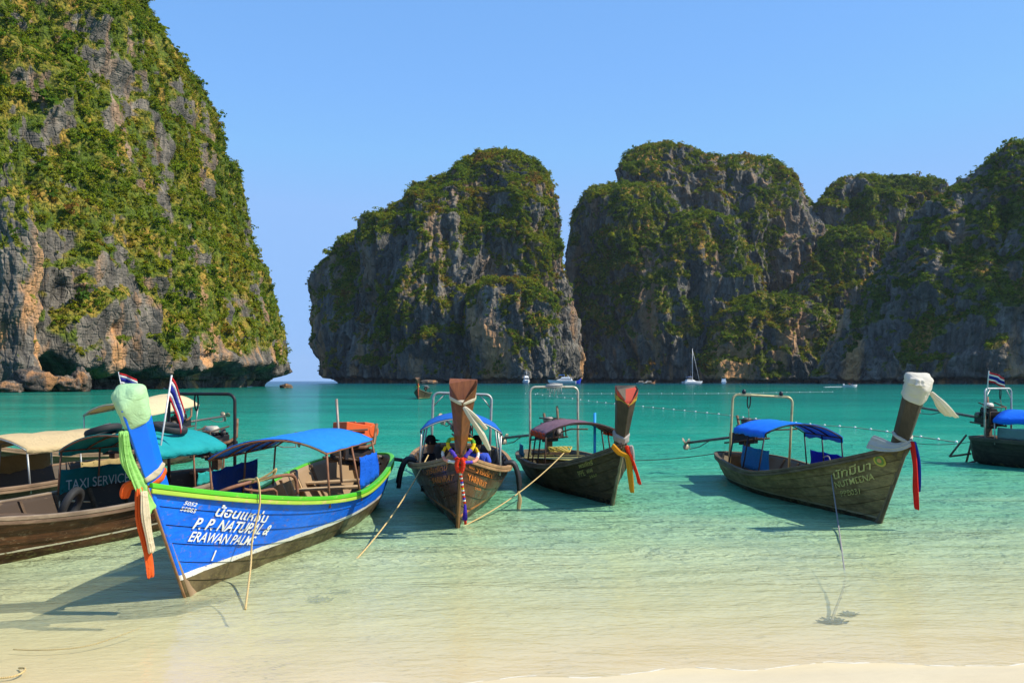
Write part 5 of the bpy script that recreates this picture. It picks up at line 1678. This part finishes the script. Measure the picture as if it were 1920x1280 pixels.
# ------------------------------------------------------------------ ropes and buoys
HEMP = (0.62, 0.45, 0.20)
gr = blue.hit(478, 935) or Vector((7, .6, .8))
a = blue.M @ (blue.hit(478, 940) + Vector((0, 0.05, 0.22)))
pts = spline([a + Vector((-0.10, 0.12, -0.02)), a + Vector((0, -0.02, 0.03)), a + Vector((0.03, -0.05, -0.25)), P(473, 1010, a.y - 0.15), P(470, 1060, a.y - 0.35), P(460, 1141, 9.45)], 30)
rope('mooring_rope', pts, 0.011, HEMP, 'tan rope hanging from the green gunwale of the blue boat into the shallows')
kn = MB()
kn.tube(spline([a + Vector((0, 0, 0.02)), a + Vector((0.13, 0, 0.09)), a + Vector((0.20, 0, 0.14)), a + Vector((0.15, 0.02, 0.06)), a + Vector((0, 0, 0.0))], 20), 0.012, 6)
kn.tube(spline([a + Vector((0, 0, 0.02)), a + Vector((-0.12, 0.03, 0.02)), a + Vector((-0.24, 0.08, -0.01))], 10), 0.012, 6)
tag(kn.build('rope_bow', m_rope(HEMP), None, smooth=True), 'looped bow knot of tan rope on the green gunwale', 'rope')
rope('mooring_rope', catenary(P(803, 853, 16.4), W(655, 1055) + Vector((0, 0, -0.04)), 0.13), 0.0105, HEMP, 'tan rope from the brown boat down to the water beside the blue boat')
tp = torn.M @ (torn.S(0.62, 1).xyz * 1.0)
q0 = torn.hit(1062, 850)
e0 = P(1060, 846, 19.2)
rp = catenary(e0, W(825, 1000) + Vector((0, 0, -0.04)), 0.17)
rope('mooring_rope', rp, 0.0105, HEMP, 'tan rope from the weathered dark boat slanting down past the brown bow')
mid = rp[9]
kn = MB()
kn.loops(hang(spline([mid + Vector((0, 0, 0.03)), mid + Vector((0.03, 0, -0.10)), mid + Vector((0.01, 0, -0.24)), mid + Vector((0.02, 0, -0.34))], 10), [0.02, 0.03, 0.03, 0.02], [0.02, 0.02, 0.02, 0.015], 4, 93, 12))
tag(kn.build('rope_tail', m_rope(HEMP), None, smooth=True), 'frayed rope end knotted on the slanting tan rope', 'rope')
coil = MB()
for k in range(5):
    c0 = P(1050, 842, 19.2)
    coil.tube([c0 + Vector((0.13 * math.cos(q + k) * (1 + .2 * k), 0.08 * math.sin(q), 0.05 * math.sin(2 * q + k))) for q in [2 * math.pi * j / 14 for j in range(14)]], 0.012, 6, True)
tag(coil.build('rope_coil', m_rope((0.66, 0.50, 0.12)), None, smooth=True), 'tangle of yellow rope on the gunwale of the weathered dark boat', 'rope')
pr = P(1555, 858, 16.3)
rope('mooring_rope', spline([pr + Vector((-0.05, 0.15, 0.0)), pr, P(1560, 900, 16.0), P(1572, 985, 14.5), W(1585, 1080) + Vector((0, 0, -0.01))], 24), 0.011, (0.30, 0.28, 0.27), 'grey rope dropping from the grey green boat into the shallows')
rope('mooring_rope', spline([W(1585, 1080) + Vector((0, 0, -0.01)), W(1580, 1100) + Vector((0, 0, -0.04)), W(1566, 1130) + Vector((0, 0, -0.07)), W(1560, 1150) + Vector((0, 0, -0.06))], 12), 0.014, (0.30, 0.24, 0.16), 'drowned end of the grey rope lying on the sand')
rope('stern_line', catenary(grey.M @ Vector((0.05, -0.3, 0.55)), P(1180, 863, 24), 0.05), 0.010, (0.12, 0.11, 0.09), 'dark stern line running left from the grey green boat')
rope('stern_line', catenary(east.M @ Vector((0.0, 0.2, 0.6)), P(1700, 828, 30), 0.1), 0.010, (0.12, 0.11, 0.09), 'dark stern line running left from the boat at the right edge')
# short rope with a frayed end over the brown gunwale
p0 = teal.hit(108, 955)
if p0 is not None:
    w0 = teal.M @ (p0 + Vector((0, 0.03, 0)))
    rope('rope_end', spline([w0 + Vector((-0.30, 0.1, 0.09)), w0 + Vector((-0.05, 0.06, 0.13)), w0 + Vector((0.02, -0.04, 0.06)), w0 + Vector((0.02, -0.05, -0.36))], 18), 0.011, (0.70, 0.50, 0.30), 'short tan rope hanging over the brown gunwale at the left')
    ks = MB()
    for k in range(4):
        ks.tube(spline([w0 + Vector((-0.35 + 0.05 * k, 0.12, 0.09)), w0 + Vector((0.0, 0.1 + .03 * k, 0.11 + .01 * k)), w0 + Vector((0.4 - 0.08 * k, 0.14, 0.10))], 10), 0.010, 5)
    tag(ks.build('rope_coil', m_rope((0.62, 0.45, 0.24)), None, smooth=True), 'loose tan rope lying along the brown gunwale at the left', 'rope')
rope('mooring_rope', spline([W(-30, 1276) + Vector((0, 0, 0.012)), W(22, 1272) + Vector((0, 0, 0.016)), W(44, 1262) + Vector((0, 0, .016)), W(46, 1254) + Vector((0, 0, 0.008)), W(36, 1247) + Vector((0, 0, -0.02))], 24), 0.008, HEMP, 'tan rope end surfacing from the sand at the lower left')
rope('mooring_rope', spline([W(25, 1210) + Vector((0, 0, -0.03)), W(90, 1212) + Vector((0, 0, -0.025)), W(170, 1202) + Vector((0, 0, -0.03)), W(265, 1172) + Vector((0, 0, -0.02))], 20), 0.006, (0.60, 0.42, 0.18), 'tan rope lying under the shallow water at the lower left')

# weed and anchor lumps on the sand
def clump(c, r, label, seed):
    rng = random.Random(seed); mb = MB()
    for k in range(70):
        q = rng.uniform(0, 6.28); d = r * rng.random() ** .7
        p = Vector(c) + Vector((d * math.cos(q), d * math.sin(q) * .9, 0))
        l = rng.uniform(.03, .08); a = rng.uniform(0, 6.28)
        t = Vector((math.cos(a), math.sin(a), rng.uniform(.05, .35))) * l
        s = Vector((-math.sin(a), math.cos(a), 0)) * rng.uniform(.008, .02)
        mb.sheet([[p - s, p + s], [p + t * .5 - s * 1.2, p + t * .5 + s * 1.2], [p + t - s * .3, p + t + s * .3]], 0.004)
    tag(mb.build('seaweed', m_plain((0.045, 0.045, 0.025), .8), None, origin=Vector(c)), label, 'seaweed', 'weed clumps on the sand')
def bedpt(px, py):
    w = W(px, py); return Vector((w.x, w.y, float(bed_z(w.x, w.y)) + 0.01))
clump(bedpt(1562, 1145), 0.11, 'dark weed clump on the sand where the grey rope ends', 1)
clump(bedpt(1590, 1128), 0.05, 'small weed tuft beside the drowned grey rope', 5)
clump(bedpt(600, 1082), 0.13, 'dark weed patch in the shallows right of the blue bow', 2)
clump(bedpt(640, 1062), 0.10, 'weed patch in the shallows where the tan rope meets the water', 3)

# buoys
def make_buoy():
    mb = MB(); mb.lathe([(0.0, -0.11), (0.07, -0.09), (0.115, -0.03), (0.115, 0.03), (0.07, 0.09), (0.03, 0.12), (0.0, 0.12)], (0, 0, 0), 'X', 12)
    o = mb.build('buoy', m_plain((0.80, 0.76, 0.70), .5), None, smooth=True)
    return o
bu0 = make_buoy(); used = False
def buoy(loc, sc, label, group):
    global used
    if used:
        o = bu0.copy(); COL.objects.link(o)
    else:
        o = bu0; used = True
    o.location = loc; o.scale = (sc,) * 3; o.rotation_euler = (0, 0, random.Random(int(loc.x * 97)).uniform(-.4, .4))
    tag(o, label, 'buoy', group)
rngb = random.Random(5)
xs = 985.0
line1 = []
while xs < 1575:
    w = W(xs, 738 - 3.5 * sm((xs - 1300) / 280)); w.z = 0.05
    if not (1150 < xs < 1200 or 1700 < xs):
        buoy(w, 0.7, 'small white buoy on the far straight buoy line', 'buoys of the far swimming line')
    line1.append(w); xs += rngb.uniform(19, 25)
rope('buoy_line', [Vector((p.x, p.y, 0.03)) for p in line1], 0.02, (0.5, 0.5, 0.45), 'thin far rope joining the straight row of white buoys', cat='rope', n=4)
L2 = [(1000, 739), (1060, 746), (1120, 754), (1200, 762), (1290, 771), (1340, 776), (1400, 784), (1450, 790), (1530, 797), (1600, 802), (1650, 808), (1690, 815), (1740, 822), (1800, 831)]
px_, py_ = [q[0] for q in L2], [q[1] for q in L2]
line2 = []
xs = 1004.0
while xs < 1800:
    w = W(xs, float(np.interp(xs, px_, py_))); w.z = 0.03
    line2.append(w)
    buoy(w, 0.48 + 0.3 * (w.y - 40) / 100, 'small pale float on the curved line nearer the boats', 'floats of the curved line')
    xs += 13 + 22 * (xs - 1000) / 800
rope('buoy_line', [Vector((p.x, p.y, 0.025)) for p in line2], 0.016, (0.35, 0.33, 0.28), 'rope of the curved float line passing behind the right boat', cat='rope', n=4)

# ------------------------------------------------------------------ flags
flag(teal.M @ Vector((teal.xb - 5.55, 0.62, 0.5)), P(322, 703, 14.6), 'striped flag drooping from a pale pole above the teal canopy', (0.5, 0.1, 0), 0.42, 0.34, 1.25, 2)
flag(P(231, 742, 25.0), P(222, 697, 25.0), 'striped flag showing above the green wrapped blue prow', (1, 0.1, -0.1), 0.50, 0.34, 0.25, 1)
flag(east.M @ Vector((0.62, -0.62, 1.2)), P(1854, 696, 24.6), 'striped flag flying above the arch of the boat at the right edge', (1, 0.2, -0.1), 0.50, 0.32, 0.22, 3)

# ------------------------------------------------------------------ people in the brown boat
def sitter(loc, yaw, label, shirt, trousers, skin, hair, cap=False, lean=0.0):
    M_ = Matrix.LocRotScale(Vector(loc), Euler((0, lean, yaw)), None)
    V = [(0, 0, .08), (0, 0, .26), (.02, 0, .44), (.03, 0, .56), (.035, 0, .62), (.05, 0, .70), (.05, 0, .79)]
    Rr = [(.13, .16), (.12, .15), (.12, .17), (.065, .07), (.055, .055), (.078, .088), (.055, .065)]
    E = [(0, 1), (1, 2), (2, 3), (3, 4), (4, 5), (5, 6)]
    for sd in (1, -1):
        i = len(V)
        V += [(.02, sd * .17, .50), (.08, sd * .24, .28), (.30, sd * .17, .24), (.37, sd * .15, .24)]
        Rr += [.062, .046, .032, .030]
        E += [(2, i), (i, i + 1), (i + 1, i + 2), (i + 2, i + 3)]
        h = i + 3
        for f in range(5):
            j = len(V)
            y = sd * (.15 + (f - 2) * .018)
            if f == 4: V += [(.385, sd * .115, .245), (.405, sd * .10, .24)]
            else: V += [(.41, y, .235), (.44 - .006 * abs(f - 1), y, .215)]
            Rr += [.009, .008]; E += [(h, j), (j, j + 1)]
        i = len(V)
        V += [(.06, sd * .10, .06), (.44, sd * .15, .14), (.50, sd * .15, -.22), (.62, sd * .15, -.26)]
        Rr += [.09, .065, .045, (.04, .03)]
        E += [(0, i), (i, i + 1), (i + 1, i + 2), (i + 2, i + 3)]
    root = skin_mesh('person', V, E, Rr, m_plain(skin, .6), None, 2, M_)
    tag(root, label, 'person', 'people sitting in the brown boat')
    # shirt
    V2 = [(0, 0, .10), (0, 0, .26), (.02, 0, .44), (.03, 0, .55)]; R2 = [(.145, .175), (.135, .165), (.135, .18), (.075, .085)]; E2 = [(0, 1), (1, 2), (2, 3)]
    for sd in (1, -1):
        i = len(V2); V2 += [(.02, sd * .17, .50), (.06, sd * .22, .36)]; R2 += [.075, .065]; E2 += [(2, i), (i, i + 1)]
    skin_mesh('shirt', V2, E2, R2, m_cloth(shirt, .05), root)
    V3 = [(0, 0, .07)]; R3 = [(.15, .17)]; E3 = []
    for sd in (1, -1):
        i = len(V3); V3 += [(.06, sd * .10, .06), (.44, sd * .15, .14), (.48, sd * .15, -.08)]; R3 += [.10, .08, .062]; E3 += [(0, i), (i, i + 1), (i + 1, i + 2)]
    skin_mesh('trousers', V3, E3, R3, m_cloth(trousers, .05), root)
    hb = MB(); hb.lathe([(0.0, .885), (.05, .875), (.082, .84), (.096, .79), (.098, .745), (.088, .715)], (.035, 0, 0), 'Z', 14)
    hb.build('cap' if cap else 'hair', m_cloth(hair, .02), root, smooth=True)
    if cap:
        MB().sheet([[(.11, -.07, .795), (.125, 0, .805), (.11, .07, .795)], [(.17, -.06, .785), (.20, 0, .79), (.17, .06, .785)]], .01).build('cap_peak', m_cloth(hair, .02), root, smooth=True)
    fc = MB()
    fc.box((.135, 0, .735), (.03, .022, .035))
    for sd in (1, -1):
        fc.lathe([(0.0, -.004), (.010, 0), (0.0, .004)], (.118, sd * .032, .757), 'X', 8)
        fc.box((.045, sd * .092, .745), (.03, .014, .045))
    fc.box((.118, 0, .695), (.012, .045, .012))
    fc.build('face_features', m_plain(tuple(c * .75 for c in skin), .6), root)
    return root
p1 = P(800, 840, 17.6); p1.z = 0.36
sitter(p1, R(-8), 'person in dark cap and shirt sitting at the shaded side of the brown boat', (0.012, 0.012, 0.014), (0.02, 0.02, 0.022), (0.16, 0.075, 0.04), (0.012, 0.012, 0.014), True, 0.05)
p2 = P(896, 840, 17.7); p2.z = 0.36
sitter(p2, R(-100), 'person with dark hair in a blue shirt sitting behind the brown prow', (0.05, 0.10, 0.55), (0.03, 0.03, 0.05), (0.22, 0.11, 0.06), (0.012, 0.010, 0.010), False, 0.1)

# ------------------------------------------------------------------ yachts and small craft by the far cliffs
GEL = m_plain((0.80, 0.80, 0.78), 0.35, 0.4); GLASS = m_plain((0.02, 0.025, 0.03), 0.15, 0.6); ALU = m_metal((0.75, 0.75, 0.75), 0.35, 0.3, 0.0)
def loft(L, B, zb, zs, zbow, mat, root, name='hull', fl=0.75, y0=0.0):
    rings = []
    for k in range(15):
        t = k / 14; x = (t - 0.5) * L
        b = B / 2 * (1 - max(0, (t - .45) / .55) ** 2.2) * (0.85 + 0.15 * min(t / .2, 1)) + 0.02
        z1 = zs + (zbow - zs) * max(0, (t - .4) / .6) ** 1.6
        xr = L * 0.07 * max(0, (t - .6) / .4)
        rings.append([Vector((x + xr, y0 - b, z1)), Vector((x + xr * .5, y0 - b * fl, z1 * .35)), Vector((x - xr, y0 - b * .3, -.5)), Vector((x - xr, y0 + b * .3, -.5)), Vector((x + xr * .5, y0 + b * fl, z1 * .35)), Vector((x + xr, y0 + b, z1))])
    return MB().loops(rings).build(name, mat, root, smooth=False)
def house(root, name, x0, x1, b, z0, z1, mat, rk=0.35, win=True, tw=0.85):
    r0 = [Vector((x0, -b, z0)), Vector((x1, -b * .92, z0)), Vector((x1, b * .92, z0)), Vector((x0, b, z0))]
    h = z1 - z0
    r1 = [Vector((x0 + h * .1, -b * tw, z1)), Vector((x1 - h * rk * 3, -b * tw * .9, z1)), Vector((x1 - h * rk * 3, b * tw * .9, z1)), Vector((x0 + h * .1, b * tw, z1))]
    o = bevel(MB().loops([r0, r1]).build(name, mat, root), 0.06)
    if win:
        for sd in (-1, 1):
            mb = MB(); n = max(2, int((x1 - x0) / 1.6))
            for k in range(n):
                u0, u1 = (k + .15) / n * .8 + .06, (k + .85) / n * .8 + .06
                def q(u, v):
                    a = r0[0].lerp(r0[1], u); c = r1[0].lerp(r1[1], u); p = a.lerp(c, v); p.y = (p.y - 0.02) * (1 if sd < 0 else -1); return p
                w = MB(); w.sheet([[q(u0, .35), q(u1, .35)], [q(u0, .75), q(u1, .75)]], .03); w.build('window', GLASS, o)
        w = MB(); f = lambda y, v: Vector((r0[1].x + (r1[1].x - r0[1].x) * v + .03, y * b * .8, z0 + h * v))
        w.sheet([[f(-1, .35), f(0, .35), f(1, .35)], [f(-.9, .8), f(0, .8), f(.9, .8)]], .03); w.build('windscreen', GLASS, o)
    return o
def vessel(name, px, d, yaw, label, cat='boat'):
    p = Vector(((px - 960) / FPX * d, d, 0))
    r = empty(name, Matrix.LocRotScale(p, Euler((0, 0, R(yaw))), None))
    return tag(r, label, cat, 'vessels anchored below the far cliffs')
# cabin cruiser, bow on
r = vessel('cabin_cruiser', 987, 760, -80, 'small white cabin cruiser seen bow on, with a mast and aerials')
loft(13, 5.2, 0, 2.2, 3.0, GEL, r); house(r, 'wheelhouse', -3.5, 2.5, 2.0, 2.3, 5.2, GEL, .12); house(r, 'upper_deck', -3.0, 0.8, 1.7, 5.2, 6.1, GEL, .2, False)
for y in (-1.5, 1.5): MB().tube([(-1, y, 6), (-1, y, 9.3)], .06, 6).build('aerial', ALU, r)
MB().tube([(-.5, 0, 6), (-.5, 0, 10.5)], .10, 6).build('mast', ALU, r); MB().box((-.5, 0, 9.2), (.2, 1.3, .2)).build('cross_tree', ALU, r); MB().lathe([(0, -.15), (.5, -.12), (.5, .12), (0, .15)], (-.4, 0, 8.3), 'Z').build('radar', GEL, r, smooth=True)
# motor yacht
r = vessel('motor_yacht', 1055, 740, 172, 'white motor yacht with a raked superstructure and blue awning')
loft(20, 5.4, 0, 2.3, 3.2, GEL, r); house(r, 'saloon', -7, 5.5, 2.2, 2.35, 4.3, GEL, .8); house(r, 'flybridge', -5.5, 1.5, 1.7, 4.35, 5.3, GEL, .5, False)
MB().sheet([[(-1.5, -1.4, 6.7), (-1.5, 0, 6.9), (-1.5, 1.4, 6.7)], [(3.0, -1.4, 6.6), (3.0, 0, 6.8), (3.0, 1.4, 6.6)]], .06).build('awning', m_cloth((.03, .15, .6), .1), r)
for x in (-1.3, 2.8):
    for y in (-1.3, 1.3): MB().tube([(x, y, 5.0), (x, y, 6.65)], .05, 6).build('awning_post', ALU, r)
MB().tube([(-4.5, -1.4, 5.3), (-3.8, -1.4, 6.6), (-3.8, 1.4, 6.6), (-4.5, 1.4, 5.3)], .12, 6).build('radar_arch', GEL, r)
# blue boat behind it
r = vessel('ferry_boat', 1074, 765, 8, 'blue hulled wooden boat with an upswept bow beyond the motor yacht')
mb = MB(); rg = []
for k in range(13):
    t = k / 12; x = (t - .5) * 14; b = 1.7 * (1 - max(0, (t - .4) / .6) ** 2.2) + .05; z1 = 1.7 + 2.9 * max(0, (t - .55) / .45) ** 2
    rg.append([Vector((x, -b, z1)), Vector((x - t, -b * .6, .3)), Vector((x - t, 0, -.5)), Vector((x - t, b * .6, .3)), Vector((x, b, z1))])
mb.loops(rg); mb.build('hull', m_plain((.02, .06, .55), .4), r); house(r, 'deckhouse', -5.5, 0, 1.3, 1.7, 3.3, GEL, .1)
# catamaran
r = vessel('sailing_catamaran', 1297, 780, 12, 'white sailing catamaran with a tall bare mast')
for y in (-3, 3): loft(14, 1.9, 0, 1.8, 2.2, GEL, r, 'hull', .8, y)
bevel(MB().box((-0.8, 0, 1.75), (9.5, 5.4, .7)).build('bridge_deck', GEL, r), .2); house(r, 'saloon', -4.6, 2.6, 2.6, 2.1, 3.5, GEL, .6)
MB().tube([(.6, 0, 3), (.6, 0, 28)], [.22, .12], 8).build('mast', ALU, r, smooth=True)
MB().tube([(6.6, 0, 2.2), (.8, 0, 26)], .13, 8).build('furled_jib', m_cloth((.75, .75, .72), .1), r, smooth=True)
MB().tube([(.6, 0, 5), (-5.0, 0, 5.2)], .15, 8).build('boom', ALU, r, smooth=True)
MB().loops(hang([(.3, 0, 5.4), (-2.5, 0, 5.5), (-4.8, 0, 5.5)], [.28, .30, .22], [.3, .32, .2], 4, 3)).build('sail_cover', m_cloth((.05, .08, .2), .1), r, smooth=True)
for y in (-2.8, 2.8): MB().tube([(-.4, y, 1.9), (.6, 0, 25)], .03, 4).build('shroud', ALU, r)
MB().sheet([[(-4.9, -2, 4.1), (-4.9, 0, 4.25), (-4.9, 2, 4.1)], [(-2.6, -2, 4.0), (-2.6, 0, 4.15), (-2.6, 2, 4.0)]], .06).build('awning', m_cloth((.05, .08, .2), .1), r)
# small launch
r = vessel('motor_launch', 1357, 760, 78, 'small white launch with an orange topped cabin, seen end on')
loft(9, 4.4, 0, 1.7, 2.2, GEL, r); house(r, 'cabin', -2.5, 2, 1.7, 1.7, 4.0, GEL, .12); bevel(MB().box((-.5, 0, 5.4), (4.2, 3.4, .35)).build('canopy', m_cloth((.75, .42, .16), .1), r), .1)
for x in (-2.3, 1.2):
    for y in (-1.5, 1.5): MB().tube([(x, y, 3.6), (x, y, 5.4)], .06, 6).build('canopy_post', ALU, r)
# two small longtails
for px, lab, col in ((1203, 'tiny pale boat below the cliff, left of the catamaran', (.45, .45, .42)), (1218, 'tiny orange brown boat below the cliff, left of the catamaran', (.45, .20, .08))):
    r = vessel('small_boat', px, 770 if px < 1210 else 755, 4, lab)
    mb = MB(); rg = []
    for k in range(11):
        t = k / 10; x = (t - .5) * 8.5; b = .95 * (1 - max(0, (t - .4) / .6) ** 2) * (.7 + .3 * min(1, t / .2)) + .03; z1 = .75 + 1.5 * max(0, (t - .6) / .4) ** 2
        rg.append([Vector((x, -b, z1)), Vector((x, -b * .7, .1)), Vector((x, 0, -.3)), Vector((x, b * .7, .1)), Vector((x, b, z1))])
    mb.loops(rg); mb.build('hull', m_plain(col, .5), r)
    MB().sheet([[(-2.4, -.8, 1.7), (-2.4, 0, 1.95), (-2.4, .8, 1.7)], [(1.4, -.8, 1.7), (1.4, 0, 1.95), (1.4, .8, 1.7)]], .04).build('canopy', m_cloth((.62, .52, .42), .1), r)
    for x in (-2.2, 1.2):
        for y in (-.75, .75): MB().tube([(x, y, .6), (x, y, 1.7)], .04, 5).build('canopy_post', ALU, r)
    MB().tube([(4.0, 0, 1.5), (4.8, 0, 3.0)], [.16, .2], 6).build('prow', m_plain(col, .5), r)
# speedboat with its wake
r = vessel('speedboat', 1594, 345, 5, 'small white speedboat under way, throwing a thin wake')
loft(4.6, 1.9, 0, .75, .95, GEL, r)
MB().sheet([[(.5, -.7, .85), (.6, 0, .9), (.5, .7, .85)], [(.0, -.6, 1.35), (.1, 0, 1.4), (.0, .6, 1.35)]], .03).build('windscreen', GLASS, r)
bevel(MB().box((-2.35, 0, .8), (.45, .45, .9)).build('outboard_motor', m_plain((.75, .75, .73), .4), r), .08)
def small_person(px, d, z, shirt, label, yaw=0.0):
    V = [(0, 0, .08), (0, 0, .28), (.01, 0, .46), (.02, 0, .58), (.03, 0, .66), (.03, 0, .78)]; Rr = [(.13, .16), (.12, .15), (.12, .17), (.06, .06), (.08, .085), (.06, .06)]; E = [(0, 1), (1, 2), (2, 3), (3, 4), (4, 5)]
    for sd in (1, -1):
        i = len(V); V += [(.02, sd * .17, .5), (.1, sd * .22, .3), (.3, sd * .15, .3)]; Rr += [.06, .045, .035]; E += [(2, i), (i, i + 1), (i + 1, i + 2)]
        i = len(V); V += [(.05, sd * .1, .06), (.42, sd * .13, .12), (.45, sd * .13, -.3)]; Rr += [.09, .065, .045]; E += [(0, i), (i, i + 1), (i + 1, i + 2)]
    p = Vector(((px - 960) / FPX * d, d, z))
    o = skin_mesh('person', V, E, Rr, m_cloth(shirt, .05), None, 1, Matrix.LocRotScale(p, Euler((0, 0, yaw)), None))
    tag(o, label, 'person', 'people on the speedboat')
small_person(1592, 345, .75, (.45, .10, .08), 'person in red sitting towards the stern of the speedboat')
small_person(1598, 345, .75, (.10, .12, .25), 'person in dark clothes sitting towards the bow of the speedboat')
mb = MB(); rg = []
for k in range(12):
    u = k / 11; x = -2.6 - 7 * u
    rg.append([Vector((x, -.15 - .35 * u + .1 * math.sin(k * 2.2), .05 + .10 * (1 - u))), Vector((x, 0, .10 + .15 * (1 - u))), Vector((x, .15 + .35 * u + .1 * math.sin(k * 3.1), .05 + .10 * (1 - u)))])
mb.sheet(rg, .05)
o = mb.build('wake_foam', m_plain((.75, .80, .78), .8), None, smooth=True, m=r.matrix_world if False else Matrix.LocRotScale(Vector(((1594 - 960) / FPX * 345, 345, 0)), Euler((0, 0, R(5))), None))
tag(o, 'thin white foam wake trailing the speedboat', kind='stuff')

# ------------------------------------------------------------------ boulders under the near cliff
def boulder(px, py, d, r, label, seed, sq=(1, 1, .8)):
    n1, n2 = 26, 36
    th, ph = np.meshgrid(np.linspace(.02, np.pi - .02, n1), np.linspace(0, 2 * np.pi, n2, endpoint=False), indexing='ij')
    v = np.stack([np.sin(th) * np.cos(ph), np.sin(th) * np.sin(ph), np.cos(th)], -1).reshape(-1, 3)
    k = 1 + .35 * fbm(v * 1.3 + seed, 3, seed) + .18 * (ridged(v * 3 + seed, 2, seed) - .8)
    v = v * k[:, None] * r * np.array(sq)
    me = np_mesh('boulder', v, grid_quads(n1, n2, True), attrs={'veg': np.zeros(len(v))})
    o = add_obj('boulder', me, mat=m_bld); o.location = P(px, py, d)
    tag(o, label, 'rock', 'boulders at the foot of the near cliff')
m_bld = m_rock('boulder_rock', (1.1, .92, .75), .8, 60, 6.0)
boulder(62, 716, 196, 3.2, 'large brown boulder at the waterline at the far left', 3, (1.3, 1, .8))
boulder(118, 722, 200, 2.4, 'rounded brown boulder right of the large one at the far left', 5, (1.3, 1, .7))
boulder(152, 716, 203, 2.3, 'upright brown boulder beside the dark overhang', 8, (.8, 1, 1.2))
boulder(10, 728, 190, 2.2, 'low boulder at the left frame edge below the cliff', 11, (1.4, 1, .6))
boulder(537, 725, 310, 1.3, 'small lone rock awash off the tip of the near cliff', 13, (1.4, 1, .7))
boulder(803, 717, 700, 3.0, 'low pale rock awash below the dome', 17, (2.2, 1, .6))

# ------------------------------------------------------------------ sea air
def haze():
    k = NM('sea_haze')
    pv = k.node('VolumePrincipled')
    pv.inputs['Color'].default_value = (0.80, 0.90, 1.0, 1)
    pv.inputs['Density'].default_value = 0.000025
    pv.inputs['Anisotropy'].default_value = 0.2
    k.link(pv.outputs[0], k.out.inputs['Volume'])
    mb = MB(); mb.box((0, 7700, 130), (36000, 16000, 400))
    o = mb.build('haze', k.m, None)
    tag(o, 'thin pale sea haze over the bay', kind='stuff')
haze()
